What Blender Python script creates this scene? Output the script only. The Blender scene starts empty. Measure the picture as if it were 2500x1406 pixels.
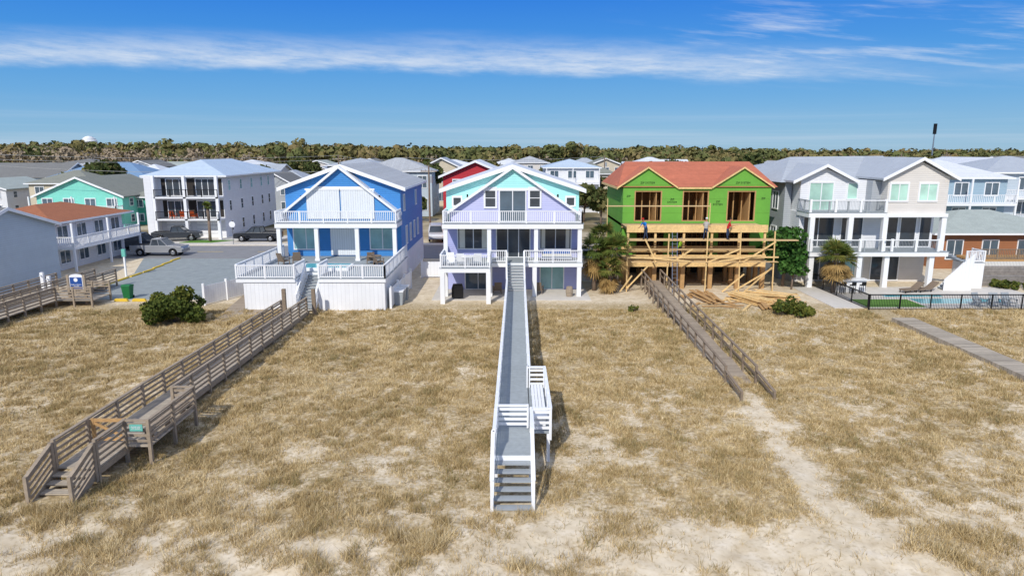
import bpy, bmesh, math, random
import numpy as np
from mathutils import Vector, Matrix
R=random.Random(7); NR=np.random.RandomState(5)
SC=bpy.context.scene; COL=SC.collection
def lin(c):
    return tuple(((x/255)/12.92 if x<=10 else (((x/255)+.055)/1.055)**2.4) for x in c)
# ---------------------------------------------------------------- materials
def M(name,col,rough=.6,var=.1,scale=2.5,stripe=None,bump=.0,spec=.3,metal=0,var2=0,axis3=None):
    """stripe=(axis,spacing,linewidth,darkness,per_board_variation)"""
    m=bpy.data.materials.new(name); m.use_nodes=True; nt=m.node_tree; N=nt.nodes; L=nt.links
    b=N['Principled BSDF']; b.inputs['Roughness'].default_value=rough; b.inputs['Metallic'].default_value=metal
    b.inputs['Specular IOR Level'].default_value=spec
    tc=N.new('ShaderNodeTexCoord')
    def math_(op,a,bb=None,c=None):
        n=N.new('ShaderNodeMath'); n.operation=op
        for i,v in enumerate((a,bb,c)):
            if v is None: continue
            if isinstance(v,(int,float)): n.inputs[i].default_value=v
            else: L.new(v,n.inputs[i])
        return n.outputs[0]
    def noise(sc,det=4):
        n=N.new('ShaderNodeTexNoise'); n.inputs['Scale'].default_value=sc; n.inputs['Detail'].default_value=det
        L.new(tc.outputs['Object'],n.inputs['Vector']); return n.outputs['Fac']
    n1=noise(scale)
    s=math_('MULTIPLY_ADD',n1,var*4,1-var*2)
    n2=noise(scale*.13+.05,2)
    s=math_('MULTIPLY',s,math_('MULTIPLY_ADD',n2,var*2+var2,1-var-var2*.5))
    h=None
    if stripe:
        ax,sp,lw,dk,pv=stripe
        sx=N.new('ShaderNodeSeparateXYZ'); L.new(tc.outputs['Object'],sx.inputs[0])
        o=math_('ADD',sx.outputs[0],sx.outputs[1]) if ax=='XY' else sx.outputs['XYZ'.index(ax)]
        q=math_('DIVIDE',math_('ADD',o,100.013),sp)
        fr=math_('FRACT',q); ln=math_('LESS_THAN',fr,lw)
        s=math_('MULTIPLY',s,math_('MULTIPLY_ADD',ln,-dk,1))
        if pv:
            w=N.new('ShaderNodeTexWhiteNoise'); w.noise_dimensions='1D'; L.new(math_('FLOOR',q),w.inputs['W'])
            s=math_('MULTIPLY',s,math_('MULTIPLY_ADD',w.outputs['Value'],pv*2,1-pv))
        h=math_('SUBTRACT',1,fr) if ax=='Z' else math_('SUBTRACT',1,ln)
    vm=N.new('ShaderNodeVectorMath'); vm.operation='SCALE'
    vm.inputs[0].default_value=lin(col); L.new(s,vm.inputs['Scale']); L.new(vm.outputs[0],b.inputs['Base Color'])
    if h is not None or bump:
        bp=N.new('ShaderNodeBump'); bp.inputs['Distance'].default_value=.02
        if h is not None: L.new(h,bp.inputs['Height']); bp.inputs['Strength'].default_value=.5
        else: L.new(noise(scale*6),bp.inputs['Height']); bp.inputs['Strength'].default_value=bump
        L.new(bp.outputs[0],b.inputs['Normal'])
    return m
def lap(name,col): return M(name,col,.55,.04,1.5,('Z',.18,.12,.22,.02))
def deckm(name,col,ax='Y',sp=.15,dk=.4,pv=.13): return M(name,col,.8,.1,5,(ax,sp,.1,dk,pv))
WHITE=M('white_paint',(238,239,240),.45,.03,1.2,var2=.05)
WHITEB=M('white_board',(236,237,238),.5,.04,1.2,('XY',.3,.06,.22,.02))
SHUT=M('shutter_panel',(226,231,234),.4,.03,1,('XY',.2,.2,.18,.02))
BLUE=lap('blue_siding',(66,136,202)); BLUED=lap('blue_siding_bright',(78,148,210))
MINT=lap('mint_siding',(172,238,234)); LILAC=lap('lilac_siding',(194,196,230)); LILACD=lap('violet_siding',(176,180,224))
GREYROOF=M('grey_shingle',(174,177,180),.85,.12,9,('X',.3,.05,.2,.06))
GREYROOFY=M('grey_seam_roof',(172,178,184),.5,.06,2,('X',.42,.08,.3,.02),metal=.0)
GREYROOFX=M('grey_seam_roof_across',(176,182,188),.5,.06,2,('Y',.42,.08,.25,.02),metal=.0)
DKROOF=M('dark_shingle',(120,120,118),.9,.14,8)
OLROOF=M('olive_shingle',(134,136,126),.9,.14,8)
BRROOF=M('brown_shingle',(162,104,74),.9,.14,8)
LTROOF=M('light_shingle',(164,172,166),.9,.16,9)
BLROOF=M('blue_metal_roof',(116,148,180),.4,.05,2,('X',.45,.08,.3,.02))
PALEROOF=M('pale_metal_roof',(188,204,218),.4,.06,2,('Y',.5,.07,.3,.02))
SAILROOF=M('white_metal_roof',(216,219,222),.5,.05,2,('Y',.5,.07,.2,.02))
TEAL=lap('teal_siding',(130,214,196)); GREENS=lap('green_siding',(70,164,142))
GBLUE=lap('grey_blue_siding',(184,196,204)); GREYS=lap('grey_siding',(170,175,180)); SLATE=lap('slate_siding',(134,150,162))
BEIGE=lap('beige_siding',(218,213,206)); PALE=lap('pale_siding',(228,229,231)); TAN=lap('tan_siding',(208,196,172)); RED=lap('red_siding',(186,50,58))
STEEL=lap('steel_blue_siding',(154,178,192)); ORNG=lap('cedar_siding',(160,108,74))
ZIPG=M('green_sheathing',(108,170,66),.6,.08,1.2,('Z',1.22,.012,.4,.02)); UNDER=M('orange_underlay',(186,110,84),.85,.1,2,('Y',.9,.03,.2,.04))
PINE=M('new_lumber',(226,192,134),.7,.18,6); PINED=M('aged_lumber',(184,146,98),.8,.16,6); PLY=M('plywood',(208,178,132),.8,.12,3)
WOOD=M('weathered_wood',(158,143,124),.85,.2,7); WOODK=deckm('weathered_planks',(180,168,150)); WOODX=deckm('weathered_planks_dark',(164,149,130)); PATHW=deckm('path_planks',(174,162,144),'Y',.3,.45,.2)
WOODR=M('weathered_rail_brown',(138,122,104),.85,.2,7)
GDECK=deckm('grey_painted_planks',(160,167,170),'Y',.15,.12,.02); GDECKX=deckm('grey_painted_planks_across',(158,166,170),'X',.15,.2,.03)
TRIMG=M('grey_paint',(158,164,168),.5,.06); DARK=M('interior_shade',(56,52,48),.9,.1); BLACK=M('black_metal',(26,26,28),.45,.05)  # DARK carries the shade of recesses and under-floor space in its colour
CONC=M('concrete',(208,202,192),.9,.07,2,bump=.2); ASPH=M('asphalt',(136,136,137),.95,.08,6,bump=.2,var2=.15); LOT=M('gravel_asphalt',(146,153,153),.95,.1,9,bump=.4,var2=.25)
YEL=M('yellow_paint',(222,188,66),.6,.1); RUB=M('rubber',(26,26,27),.85,.05); CHROME=M('alloy',(170,172,176),.3,.03,metal=.8)
TRUNK=M('bark',(126,110,96),.95,.2,6,bump=.5); STONE=M('stone_wall',(138,132,126),.9,.22,5,('Z',.3,.08,.4,.1))
TURF=M('green_turf',(92,132,54),.95,.15,8,bump=.4); WATER=M('pool_water',(96,184,194),.06,.08,2,spec=.5,bump=.25)
SIGNB=M('blue_sign_paint',(40,80,150),.5,.05); TEALP=M('teal_sign_paint',(110,186,172),.5,.05); BIN=M('green_plastic',(34,110,62),.5,.06)
TERRA=M('terracotta',(214,92,38),.6,.08); NAVY=M('navy_cushion',(36,86,160),.8,.08); WICK=M('wicker',(130,114,98),.8,.15,20); SAILC=M('cream_cloth',(226,222,206),.85,.05)
def glass(name,col,rough=.06,spec=.6):
    m=M(name,col,rough,.3,.7,spec=spec); return m
GL=glass('window_glass',(84,100,112)); GLD=glass('dark_glass',(62,70,78)); GLT=glass('teal_blind_glass',(146,190,192),.12); GLG=glass('green_curtain_glass',(176,214,198),.15); GLC=glass('pale_curtain_glass',(176,188,194),.2)
# ---------------------------------------------------------------- mesh builder
class MB:
    def __init__(s): s.V=[];s.F=[];s.I=[];s.P=set()
    def add(s,vs,fs,m=0):
        o=len(s.V); s.V+=[tuple(v) for v in vs]; s.F+=[tuple(o+i for i in f) for f in fs]; s.I+=[m]*len(fs); return s
    def box(s,x0,x1,y0,y1,z0,z1,m=0):
        return s.add([(x0,y0,z0),(x1,y0,z0),(x1,y1,z0),(x0,y1,z0),(x0,y0,z1),(x1,y0,z1),(x1,y1,z1),(x0,y1,z1)],
          [(3,2,1,0),(4,5,6,7),(0,1,5,4),(1,2,6,5),(2,3,7,6),(3,0,4,7)],m)
    def beam(s,p,q,w,h=None,m=0):
        h=h or w; p=Vector(p);q=Vector(q); d=(q-p).normalized()
        u=d.cross(Vector((0,0,1)))
        u=Vector((1,0,0)) if u.length<.01 else u.normalized()
        v=u.cross(d).normalized(); vs=[]
        for c in (p,q):
            for a,b in ((-1,-1),(1,-1),(1,1),(-1,1)): vs.append(c+u*a*w/2+v*b*h/2)
        return s.add(vs,[(3,2,1,0),(4,5,6,7),(0,1,5,4),(1,2,6,5),(2,3,7,6),(3,0,4,7)],m)
    def cyl(s,p,q,r0,r1=None,n=10,m=0):
        r1=r0 if r1 is None else r1; p=Vector(p);q=Vector(q); d=(q-p).normalized()
        u=d.cross(Vector((0,0,1))); u=Vector((1,0,0)) if u.length<.01 else u.normalized(); v=u.cross(d)
        vs=[]
        for c,r in ((p,r0),(q,r1)):
            for i in range(n):
                a=2*math.pi*i/n; vs.append(c+(u*math.cos(a)+v*math.sin(a))*r)
        return s.add(vs,[(i,(i+1)%n,n+(i+1)%n,n+i) for i in range(n)]+[tuple(range(n-1,-1,-1)),tuple(range(n,2*n))],m)
    def ext(s,pts,a,b,m=0,ax='y'):
        n=len(pts); f=(lambda p,t:(p[0],t,p[1])) if ax=='y' else (lambda p,t:(t,p[0],p[1])) if ax=='x' else (lambda p,t:(p[0],p[1],t))
        return s.add([f(p,a) for p in pts]+[f(p,b) for p in pts],[tuple(range(n)),tuple(range(2*n-1,n-1,-1))]+[((i+1)%n,i,n+i,n+(i+1)%n) for i in range(n)],m)
    def mk(s,name,mats,par=None,smooth=False,label=None,fix=True):
        me=bpy.data.meshes.new(name); me.from_pydata(s.V,[],s.F)
        for m in (mats if isinstance(mats,(list,tuple)) else [mats]): me.materials.append(m)
        me.polygons.foreach_set('material_index',s.I)
        if fix:
            bm=bmesh.new(); bm.from_mesh(me); bmesh.ops.recalc_face_normals(bm,faces=bm.faces); bm.to_mesh(me); bm.free()
        if smooth: me.polygons.foreach_set('use_smooth',[True]*len(me.polygons))
        o=bpy.data.objects.new(name,me); COL.objects.link(o)
        if par: o.parent=par
        if label: o['label']=label
        return o
def thing(name,label,cat,loc=(0,0,0),rz=0,group=None):
    o=bpy.data.objects.new(name,None); COL.objects.link(o); o.location=loc; o.rotation_euler=(0,0,rz); o.empty_display_size=.3
    o['label']=label; o['category']=cat
    if group: o['group']=group
    return o
def tag(o,label,cat,group=None):
    o['label']=label;o['category']=cat
    if group:o['group']=group
    return o
def struct(o): o['kind']='structure'; return o
def copytree(root,loc,rz=None,label=None,sc=None):
    n=root.copy(); n.location=loc
    if rz is not None: n.rotation_euler=(0,0,rz)
    if sc: n.scale=sc
    if label: n['label']=label
    COL.objects.link(n)
    def rec(a,b):
        for c in a.children:
            d=c.copy(); d.parent=b; COL.objects.link(d); rec(c,d)
    rec(root,n); return n
def rail(mb,p,q,h=1.0,step=.14,post=1.9,style='picket',m=0,pw=.11,low=0):
    p=Vector(p);q=Vector(q);d=q-p;Ln=math.hypot(d.x,d.y); n=max(1,round(Ln/post)); Z=Vector((0,0,1))
    for i in range(n+1):
        c=p+d*i/n; key=(round(c.x,1),round(c.y,1),round(c.z))
        if key in mb.P: continue
        mb.P.add(key); mb.box(c.x-pw/2,c.x+pw/2,c.y-pw/2,c.y+pw/2,c.z-low,c.z+h+.045,m)
    mb.beam(p+Z*h,q+Z*h,.13,.06,m)
    if style=='picket':
        mb.beam(p+Z*.1,q+Z*.1,.06,.08,m); k=max(2,int(Ln/step))
        for i in range(1,k):
            c=p+d*i/k; mb.box(c.x-.022,c.x+.022,c.y-.022,c.y+.022,c.z+.1,c.z+h,m)
    elif style=='slat':
        for z in (.18,.4,.62,.84): mb.beam(p+Z*z*h,q+Z*z*h,.035,.1,m)
    elif style=='bar':
        mb.beam(p+Z*.1,q+Z*.1,.04,.04,m); k=max(2,int(Ln/.12))
        for i in range(1,k):
            c=p+d*i/k; mb.box(c.x-.01,c.x+.01,c.y-.01,c.y+.01,c.z+.1,c.z+h,m)
    return mb
def stairs(mb,x0,x1,ya,za,yb,zb,n,m=0,mr=0,solid=False):
    for i in range(n):
        f=(i+.5)/n; y=ya+(yb-ya)*f; z=za+(zb-za)*(i+1)/n; t=abs(yb-ya)/n
        mb.box(x0,x1,y-t/2,y+t/2,z-.05,z,m)
        if solid: mb.box(x0+.02,x1-.02,y-.01,y+.02,z-.2,z-.05,mr)
    for x in (x0-.03,x1+.03): mb.beam((x,ya,za-.12),(x,yb,zb-.12),.05,.28,mr)
def faceT(face,x,y,z):
    if face=='f': return lambda u,n,v:(x+u,y-n,z+v)
    if face=='r': return lambda u,n,v:(x+n,y+u,z+v)
    if face=='l': return lambda u,n,v:(x-n,y-u,z+v)
def fbox(mb,T,u0,u1,n0,n1,v0,v1,m=0):
    a=T(u0,n0,v0);b=T(u1,n1,v1)
    mb.box(min(a[0],b[0]),max(a[0],b[0]),min(a[1],b[1]),max(a[1],b[1]),min(a[2],b[2]),max(a[2],b[2]),m)
def win(par,x,y,z,w,h,face='f',g=None,cols=2,rows=1,name='window',fm=None,fw=.09,cur=None):
    T=faceT(face,x,y,z); a=MB(); fbox(a,T,-w/2,w/2,.01,.03,0,h)
    if cur:
        fbox(a,T,-w/2+fw,-w/2+w*cur,.032,.036,0.02,h-.02,1); fbox(a,T,w/2-w*cur,w/2-fw,.032,.036,.02,h-.02,1)
    o=a.mk(name,[g or GL,SAILC],par); f=MB()
    fbox(f,T,-w/2-fw,w/2+fw,0,.085,h,h+fw*1.3);fbox(f,T,-w/2-fw,w/2+fw,0,.095,-fw,0)
    fbox(f,T,-w/2-fw,-w/2,0,.08,0,h);fbox(f,T,w/2,w/2+fw,0,.08,0,h)
    for i in range(1,cols): c=-w/2+w*i/cols; fbox(f,T,c-.035,c+.035,.03,.07,0,h)
    for i in range(1,rows): c=h*i/rows; fbox(f,T,-w/2,w/2,.03,.065,c-.025,c+.025)
    f.mk('frame',fm or WHITE,o); return o
def text(body,size,loc,mat,par,name='lettering',rot=(math.pi/2,0,0)):
    cu=bpy.data.curves.new('t','FONT'); cu.body=body; cu.size=size; cu.extrude=.004; cu.align_x='CENTER'; cu.align_y='CENTER'
    t=bpy.data.objects.new('t',cu); COL.objects.link(t); bpy.context.view_layer.update()
    me=bpy.data.meshes.new_from_object(t.evaluated_get(bpy.context.evaluated_depsgraph_get())); bpy.data.objects.remove(t)
    me.materials.clear(); me.materials.append(mat)
    o=bpy.data.objects.new(name,me); COL.objects.link(o); o.parent=par; o.location=loc; o.rotation_euler=rot; return o
# ---------------------------------------------------------------- noise
def vnoise(x,y,s,seed):
    r=np.random.RandomState(seed); T=r.rand(256,256); x=np.asarray(x)/s+97.3; y=np.asarray(y)/s+51.7
    xi=np.floor(x).astype(int);yi=np.floor(y).astype(int);fx=x-xi;fy=y-yi;fx=fx*fx*(3-2*fx);fy=fy*fy*(3-2*fy)
    g=lambda a,b:T[a%256,b%256]
    return (g(xi,yi)*(1-fx)+g(xi+1,yi)*fx)*(1-fy)+(g(xi,yi+1)*(1-fx)+g(xi+1,yi+1)*fx)*fy
def fbm(x,y,s,seed,o=4,g=.55):
    t=0;a=1;w=0
    for i in range(o): t=t+a*vnoise(x,y,s/2**i,seed+i); w+=a; a*=g
    return t/w
def sst(x,a,b): t=np.clip((x-a)/(b-a),0,1); return t*t*(3-2*t)
BL=[(-7,24.2,2.2,1.0,-.2),(-4,25.2,1.6,.6,-.15),(-8.5,21.5,2.5,.9,-.15),(2.6,23.0,1.4,1.4,-.22),(3.8,20.6,2.5,.8,-.15),(11.4,30.0,.5,1.6,-.5),(10.9,27.4,.42,1.8,-.55),(10.5,24.8,.5,1.8,-.55),(10.3,22,.6,1.7,-.5),(10.6,19.5,.9,1.5,-.4),(9.0,18,2.2,.8,-.15),(-7.5,18.6,1.6,.8,-.2),(3,17.8,3,.8,-.15),
 (-7,31,1.6,1.4,-.08),(-3,35,2,1,-.12),(5.5,38,2,1.2,-.12),(15,39,3,1.5,-.14),(20,33,2,1.5,-.1),(-12,38,1.5,.9,-.12),(25,40,2,1.5,-.1),(18,44,3,1.5,-.15),(-6,43,2.5,1,-.12),(5,30,1.5,1,-.1),
 (-9.5,20.0,3.6,1.1,.2),(-2,18.2,1.3,.7,.4),(.5,17.4,.8,.5,.4),(-5.6,19.2,1.2,.5,.3),(13.2,18.6,1.6,1.6,.35),(4.5,18.2,1.1,.4,.35),(12.4,22.5,1.2,1.5,.25),(-5,21.8,1,.6,.25),(-.9,21.5,.8,1,.2),(2,21.8,.8,.3,.25),(-12,17.5,1.5,.8,.3),(7.5,20.5,1,.4,.3),(6,17.2,.9,.3,.4),(8.4,23.5,.9,1.5,.15)]
def grassmask(x,y):
    n=fbm(x,y,2.0,11,6,.8); n2=fbm(x,y,9,40,3)
    b=.83-.40*sst(-y,-22.8,-17.6)-.06*sst(-y,-34,-23)
    v=b+(n-.5)*1.75+(n2-.5)*.25
    for cx,cy,sx,sy,a in BL: v=v+a*np.exp(-((x-cx)/sx)**2-((y-cy)/sy)**2)
    return sst(v,.18,.86)*(1-sst(y,50,52.5))
def gz(x,y):
    inn=sst(y,12,17)*(1-sst(y,44,50))*(1-sst(np.abs(x),60,80))
    return inn*((fbm(x,y,5,77,4)-.5)*.5+ (fbm(x,y,.9,90,3)-.5)*.12)
# ---------------------------------------------------------------- ground
xs=np.concatenate([[-4000,-2000,-900,-400,-200,-120,-90,-70],np.arange(-56,56.1,.17),[70,90,120,200,400,900,2000,4000]])
ys=np.concatenate([[-300,-60,0,8],np.arange(12,54,.14),[56,60,66,74,84,96,120,160,240,400,800,1600,3200,6000]])
X,Y=np.meshgrid(xs,ys); Zg=gz(X,Y); nx,ny=len(xs),len(ys)
me=bpy.data.meshes.new('ground'); V=np.stack([X,Y,Zg],-1).reshape(-1,3)
i=np.arange(nx*ny).reshape(ny,nx); Q=np.stack([i[:-1,:-1],i[:-1,1:],i[1:,1:],i[1:,:-1]],-1).reshape(-1,4)
def npmesh(me,V,Q,k):
    me.vertices.add(len(V)); me.vertices.foreach_set('co',V.astype(np.float32).ravel())
    me.loops.add(Q.size); me.loops.foreach_set('vertex_index',Q.astype(np.int32).ravel())
    me.polygons.add(len(Q)); me.polygons.foreach_set('loop_start',np.arange(0,Q.size,k,dtype=np.int32))
    me.update(calc_edges=True)
npmesh(me,V,Q,4); me.polygons.foreach_set('use_smooth',[True]*len(me.polygons))
at=me.attributes.new('grass','FLOAT','POINT'); at.data.foreach_set('value',grassmask(X,Y).ravel().astype(np.float32))
far=sst(Y,88,96); at=me.attributes.new('yard','FLOAT','POINT'); at.data.foreach_set('value',far.ravel().astype(np.float32))
g=bpy.data.objects.new('ground',me); COL.objects.link(g); struct(g)
m=bpy.data.materials.new('dune_sand'); m.use_nodes=True; nt=m.node_tree;N=nt.nodes;L=nt.links;b=N['Principled BSDF'];b.inputs['Roughness'].default_value=.95;b.inputs['Specular IOR Level'].default_value=.1
def ramp(fac,stops):
    r=N.new('ShaderNodeValToRGB'); L.new(fac,r.inputs[0]); e=r.color_ramp.elements
    while len(e)<len(stops): e.new(.5)
    for q,(p,c) in zip(e,stops): q.position=p; q.color=(*lin(c),1)
    return r.outputs[0]
def nz(sc,d=5):
    n=N.new('ShaderNodeTexNoise'); n.inputs['Scale'].default_value=sc;n.inputs['Detail'].default_value=d;L.new(tc.outputs['Object'],n.inputs['Vector']);return n.outputs['Fac']
def mixc(f,a,c):
    n=N.new('ShaderNodeMix');n.data_type='RGBA';L.new(f,n.inputs[0]);L.new(a,n.inputs[6]);L.new(c,n.inputs[7]);return n.outputs[2]
tc=N.new('ShaderNodeTexCoord')
sand=ramp(nz(1.6,9),[(.3,(202,184,154)),(.5,(218,202,174)),(.7,(230,216,192))])
litter=ramp(nz(5,8),[(.3,(124,104,70)),(.5,(162,140,98)),(.7,(202,182,142))])
yard=ramp(nz(.12,8),[(.35,(92,88,60)),(.5,(140,126,98)),(.65,(186,174,150))])
a1=N.new('ShaderNodeAttribute');a1.attribute_name='grass';a2=N.new('ShaderNodeAttribute');a2.attribute_name='yard'
mm=N.new('ShaderNodeMath');mm.operation='MULTIPLY_ADD';L.new(nz(7,8),mm.inputs[0]);mm.inputs[1].default_value=2.8;mm.inputs[2].default_value=-1.45
ad=N.new('ShaderNodeMath');ad.operation='ADD';ad.use_clamp=True;L.new(mm.outputs[0],ad.inputs[0]);L.new(a1.outputs['Fac'],ad.inputs[1])
mu=N.new('ShaderNodeMath');mu.operation='MULTIPLY';L.new(ad.outputs[0],mu.inputs[0]);mu.inputs[1].default_value=.85
L.new(mixc(a2.outputs['Fac'],mixc(mu.outputs[0],sand,litter),yard),b.inputs['Base Color'])
bp=N.new('ShaderNodeBump');bp.inputs['Strength'].default_value=.5;bp.inputs['Distance'].default_value=.035;L.new(nz(5,10),bp.inputs['Height']);L.new(bp.outputs[0],b.inputs['Normal'])
me.materials.append(m)
# attribute coloured foliage material
def attrmat(name,rough=.8,tr=.25):
    m=bpy.data.materials.new(name);m.use_nodes=True;nt=m.node_tree;N=nt.nodes;L=nt.links;b=N['Principled BSDF'];b.inputs['Roughness'].default_value=rough;b.inputs['Specular IOR Level'].default_value=.15
    a=N.new('ShaderNodeAttribute');a.attribute_name='Col';L.new(a.outputs['Color'],b.inputs['Base Color'])
    if tr:
        t=N.new('ShaderNodeBsdfTranslucent');L.new(a.outputs['Color'],t.inputs[0]);x=N.new('ShaderNodeMixShader');x.inputs[0].default_value=tr
        L.new(b.outputs[0],x.inputs[1]);L.new(t.outputs[0],x.inputs[2]);L.new(x.outputs[0],N['Material Output'].inputs[0])
    return m
FOL=attrmat('foliage'); FOLF=attrmat('far_foliage',.9,.0); GRS=attrmat('dry_grass',.85,.0)
def colmesh(name,V,Q,k,C,mat):
    me=bpy.data.meshes.new(name); npmesh(me,V,Q,k); a=me.color_attributes.new('Col','FLOAT_COLOR','POINT')
    a.data.foreach_set('color',np.concatenate([C,np.ones((len(C),1))],1).astype(np.float32).ravel()); me.materials.append(mat); return me
def quads(P,S,C,nrm=None):
    n=len(P)
    if nrm is None: u=NR.randn(n,3); u/=np.linalg.norm(u,axis=1)[:,None]
    else:
        nn=nrm+NR.randn(n,3)*.25; u=np.cross(nn,NR.randn(n,3)); u/=np.linalg.norm(u,axis=1)[:,None]
    v=np.cross(u,NR.randn(n,3) if nrm is None else nn); v/=np.linalg.norm(v,axis=1)[:,None]
    u*=S[:,None];v*=S[:,None]*.8; V=np.stack([P-u-v,P+u-v*.6,P+u*.8+v,P-u*.7+v],1).reshape(-1,3)
    return V,np.arange(4*n).reshape(-1,4),np.repeat(C,4,0)
# dune grass (one uncountable mass)
n=340000; y=17+33.5*NR.rand(n)**1.0-1.5; x=(NR.rand(n)*2-1)*(y*.80+5)
mk=grassmask(x,y); clump=fbm(x,y,.5,300,3); keep=(NR.rand(n)<(mk*.95+.03)*(.2+.95*sst(clump,.3,.62)))
cx_=np.abs(x-.1)<.75; keep&=~(cx_&(y>20.3)); keep&=~((x>-16.0)&(x<-14.4)&(y>20.5)); keep&=~((x>26)&(x<27.7)&(y>28)); keep&=~((x>10.8)&(x<12.4)&(y>34))
keep&=y<51; x=x[keep];y=y[keep];mk=mk[keep];cl_=clump[keep];n=len(x);B=4
tone=fbm(x,y,1.8,200,5,.85); hgt=(.05+.11*NR.rand(n)+.06*mk)*(.6+.8*sst(cl_,.35,.75))*(1+.9*sst(-y,-22,-18))
px=np.repeat(x,B)+NR.randn(n*B)*.06;py=np.repeat(y,B)+NR.randn(n*B)*.06;pz=gz(px,py)-.02;hh=np.repeat(hgt,B)*(.6+.6*NR.rand(n*B))
w=(.008+.00045*(py-17))*(.7+.6*NR.rand(n*B)); an=NR.rand(n*B)*2*math.pi; ln=NR.rand(n*B)*1.3*hh; a2_=NR.rand(n*B)*2*math.pi
V=np.stack([np.stack([px-w*np.cos(an),py-w*np.sin(an),pz],1),np.stack([px+w*np.cos(an),py+w*np.sin(an),pz],1),np.stack([px+ln*np.cos(a2_),py+ln*np.sin(a2_),pz+hh],1)],1).reshape(-1,3)
pal=np.array([lin(c) for c in [(224,206,164),(206,184,138),(184,160,114),(156,134,90),(142,134,90),(214,196,154)]])
ci=np.clip((np.repeat(tone,B)*5.4+NR.rand(n*B)*3.0-1.8).astype(int),0,5); C=np.repeat(pal[ci]*(.8+.4*NR.rand(n*B))[:,None],3,0)
gm=colmesh('dune_grass',V,np.arange(len(V)).reshape(-1,3),3,C,GRS); go=bpy.data.objects.new('dune_grass',gm);COL.objects.link(go);go['kind']='stuff';go['label']='dry tan dune grass growing in clumps on sand';go['category']='grass'
# ---------------------------------------------------------------- flat structures
def sheet(name,pts,z,mat):
    o=MB().ext(pts,z-.3,z,0,'z').mk(name,mat); return struct(o)
sheet('road',[(-400,73.5),(400,73.5),(400,83.5),(-400,83.5)],.03,ASPH)
sheet('pavement',[(-400,83.7),(400,83.7),(400,85.3),(-400,85.3)],.13,CONC)
sheet('parking_lot',[(-35,52.5),(-23.5,52.5),(-25.5,73.3),(-40,73.3),(-36,64)],.034,LOT)
sheet('driveway',[(-48,85.5),(-30,85.5),(-30,93),(-48,93)],.10,CONC)
sheet('path',[(-20.5,45.5),(-16.2,45.5),(-16.2,56),(-22,56)],.06,WOODX)
sheet('patio',[(-6.3,52.2),(6.2,52.2),(6.2,72),(-6.3,72)],.05,CONC)
sheet('patio',[(24,49.5),(42,49.5),(42,57.4),(24,57.4)],.06,CONC)
sheet('lawn',[(-42,85.6),(-38,85.6),(-36,88),(-41,88)],.16,TURF)
sheet('lawn',[(26.5,49.7),(31.0,49.7),(31.0,52.4),(26.5,52.4)],.068,TURF)
sheet('water',[(31.3,51.0),(38.5,51.0),(38.5,52.6),(31.3,52.6)],.075,WATER)
sheet('water',[(29.8,53.4),(34.5,53.4),(34.5,54.2),(29.8,54.2)],.075,WATER)
ml=MB()
for k in range(-30,31): ml.box(k*7-1.5,k*7+1.5,78.4,78.52,.02,.036)
struct(ml.mk('road_marking',YEL))
# ---------------------------------------------------------------- beach houses (twin gable design)
def gslab(mb,cx,hx,zp,ze,y0,y1,th,m=0,ov=0):
    mb.ext([(cx,zp),(cx+hx,ze),(cx+hx,ze-th),(cx,zp-th),(cx-hx,ze-th),(cx-hx,ze)],y0,y1,m)
def twin(root,hw,z1,z2,ze,zp,dep,ca,cb,cd,gw,roof,shut=False):
    wy=2.7; P=root
    MB().box(-hw,hw,wy+.2,dep,0,z1-.02).mk('wall',WHITEB if shut else cd,P,label='ground floor wall under the deck')
    MB().box(-hw,hw,wy,dep,z1-.02,z2).mk('wall',cd,P)
    MB().ext([(-hw,z2),(hw,z2),(hw,ze-.15),(0,zp-.15),(-hw,ze-.15)],wy+.1,dep,0).mk('wall',ca,P)
    s=(zp-z2-.9)/gw; a=MB(); a.ext([(-gw,z2),(gw,z2),(gw,zp-.25-s*gw),(0,zp-.25),(-gw,zp-.25-s*gw)],2.0,wy+.08,0)
    zt=ze+.02; hx=(zp-.25-zt)/s; a.ext([(-hx,zt),(hx,zt),(0,zp-.25)],1.97,1.999,1); a.box(-hx-.1,hx+.1,1.93,1.998,zt-.14,zt+.08,2)
    a.mk('wall',[cb,ca,WHITE],P,label='steep front gable wall')
    r=MB(); gslab(r,0,gw+.35,zp+.02,zp+.02-s*(gw+.35),1.55,2.79,.24); r.mk('fascia',WHITE,P)
    r=MB(); gslab(r,0,hw+.5,zp+.1,ze-.02,2.3,dep+.4,.16); ro=r.mk('roof',roof,P)
    r=MB(); gslab(r,0,hw+.53,zp+.12,ze-.01,2.23,2.298,.32); r.mk('fascia',WHITE,P)
    for s_ in (-1,1): MB().box(min(s_*(hw+.5),s_*(hw+.54)),max(s_*(hw+.5),s_*(hw+.54)),2.3,dep+.4,ze-.22,ze-.02).mk('gutter',WHITE,P)
    d=MB(); d.box(-hw-.1,hw+.1,-.1,wy,z2-.42,z2-.03); d.box(-hw-.15,hw+.15,-.15,wy,z2-.03,z2,1); d.mk('deck',[WHITE,TRIMG],P,label='upper balcony deck')
    rr=MB(); rail(rr,(-hw,-.03,z2),(hw,-.03,z2),.95,.16,2.2); rail(rr,(-hw,-.03,z2),(-hw,2.6,z2),.95); rail(rr,(hw,-.03,z2),(hw,2.6,z2),.95); rr.mk('railing',WHITE,P)
    for cx in (-hw+.15,-hw*.34,hw*.34,hw-.15):
        MB().box(cx-.16,cx+.16,-.0,.32,z1,z2-.42).box(cx-.2,cx+.2,-.04,.36,z1,z1+.18).mk('column',WHITE,P)
    for cx in (-hw*.67,hw*.67): MB().box(cx-.07,cx+.07,1.9,1.995,z2+1.9,z2+2.15).mk('wall_lamp',BLACK,P)
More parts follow.
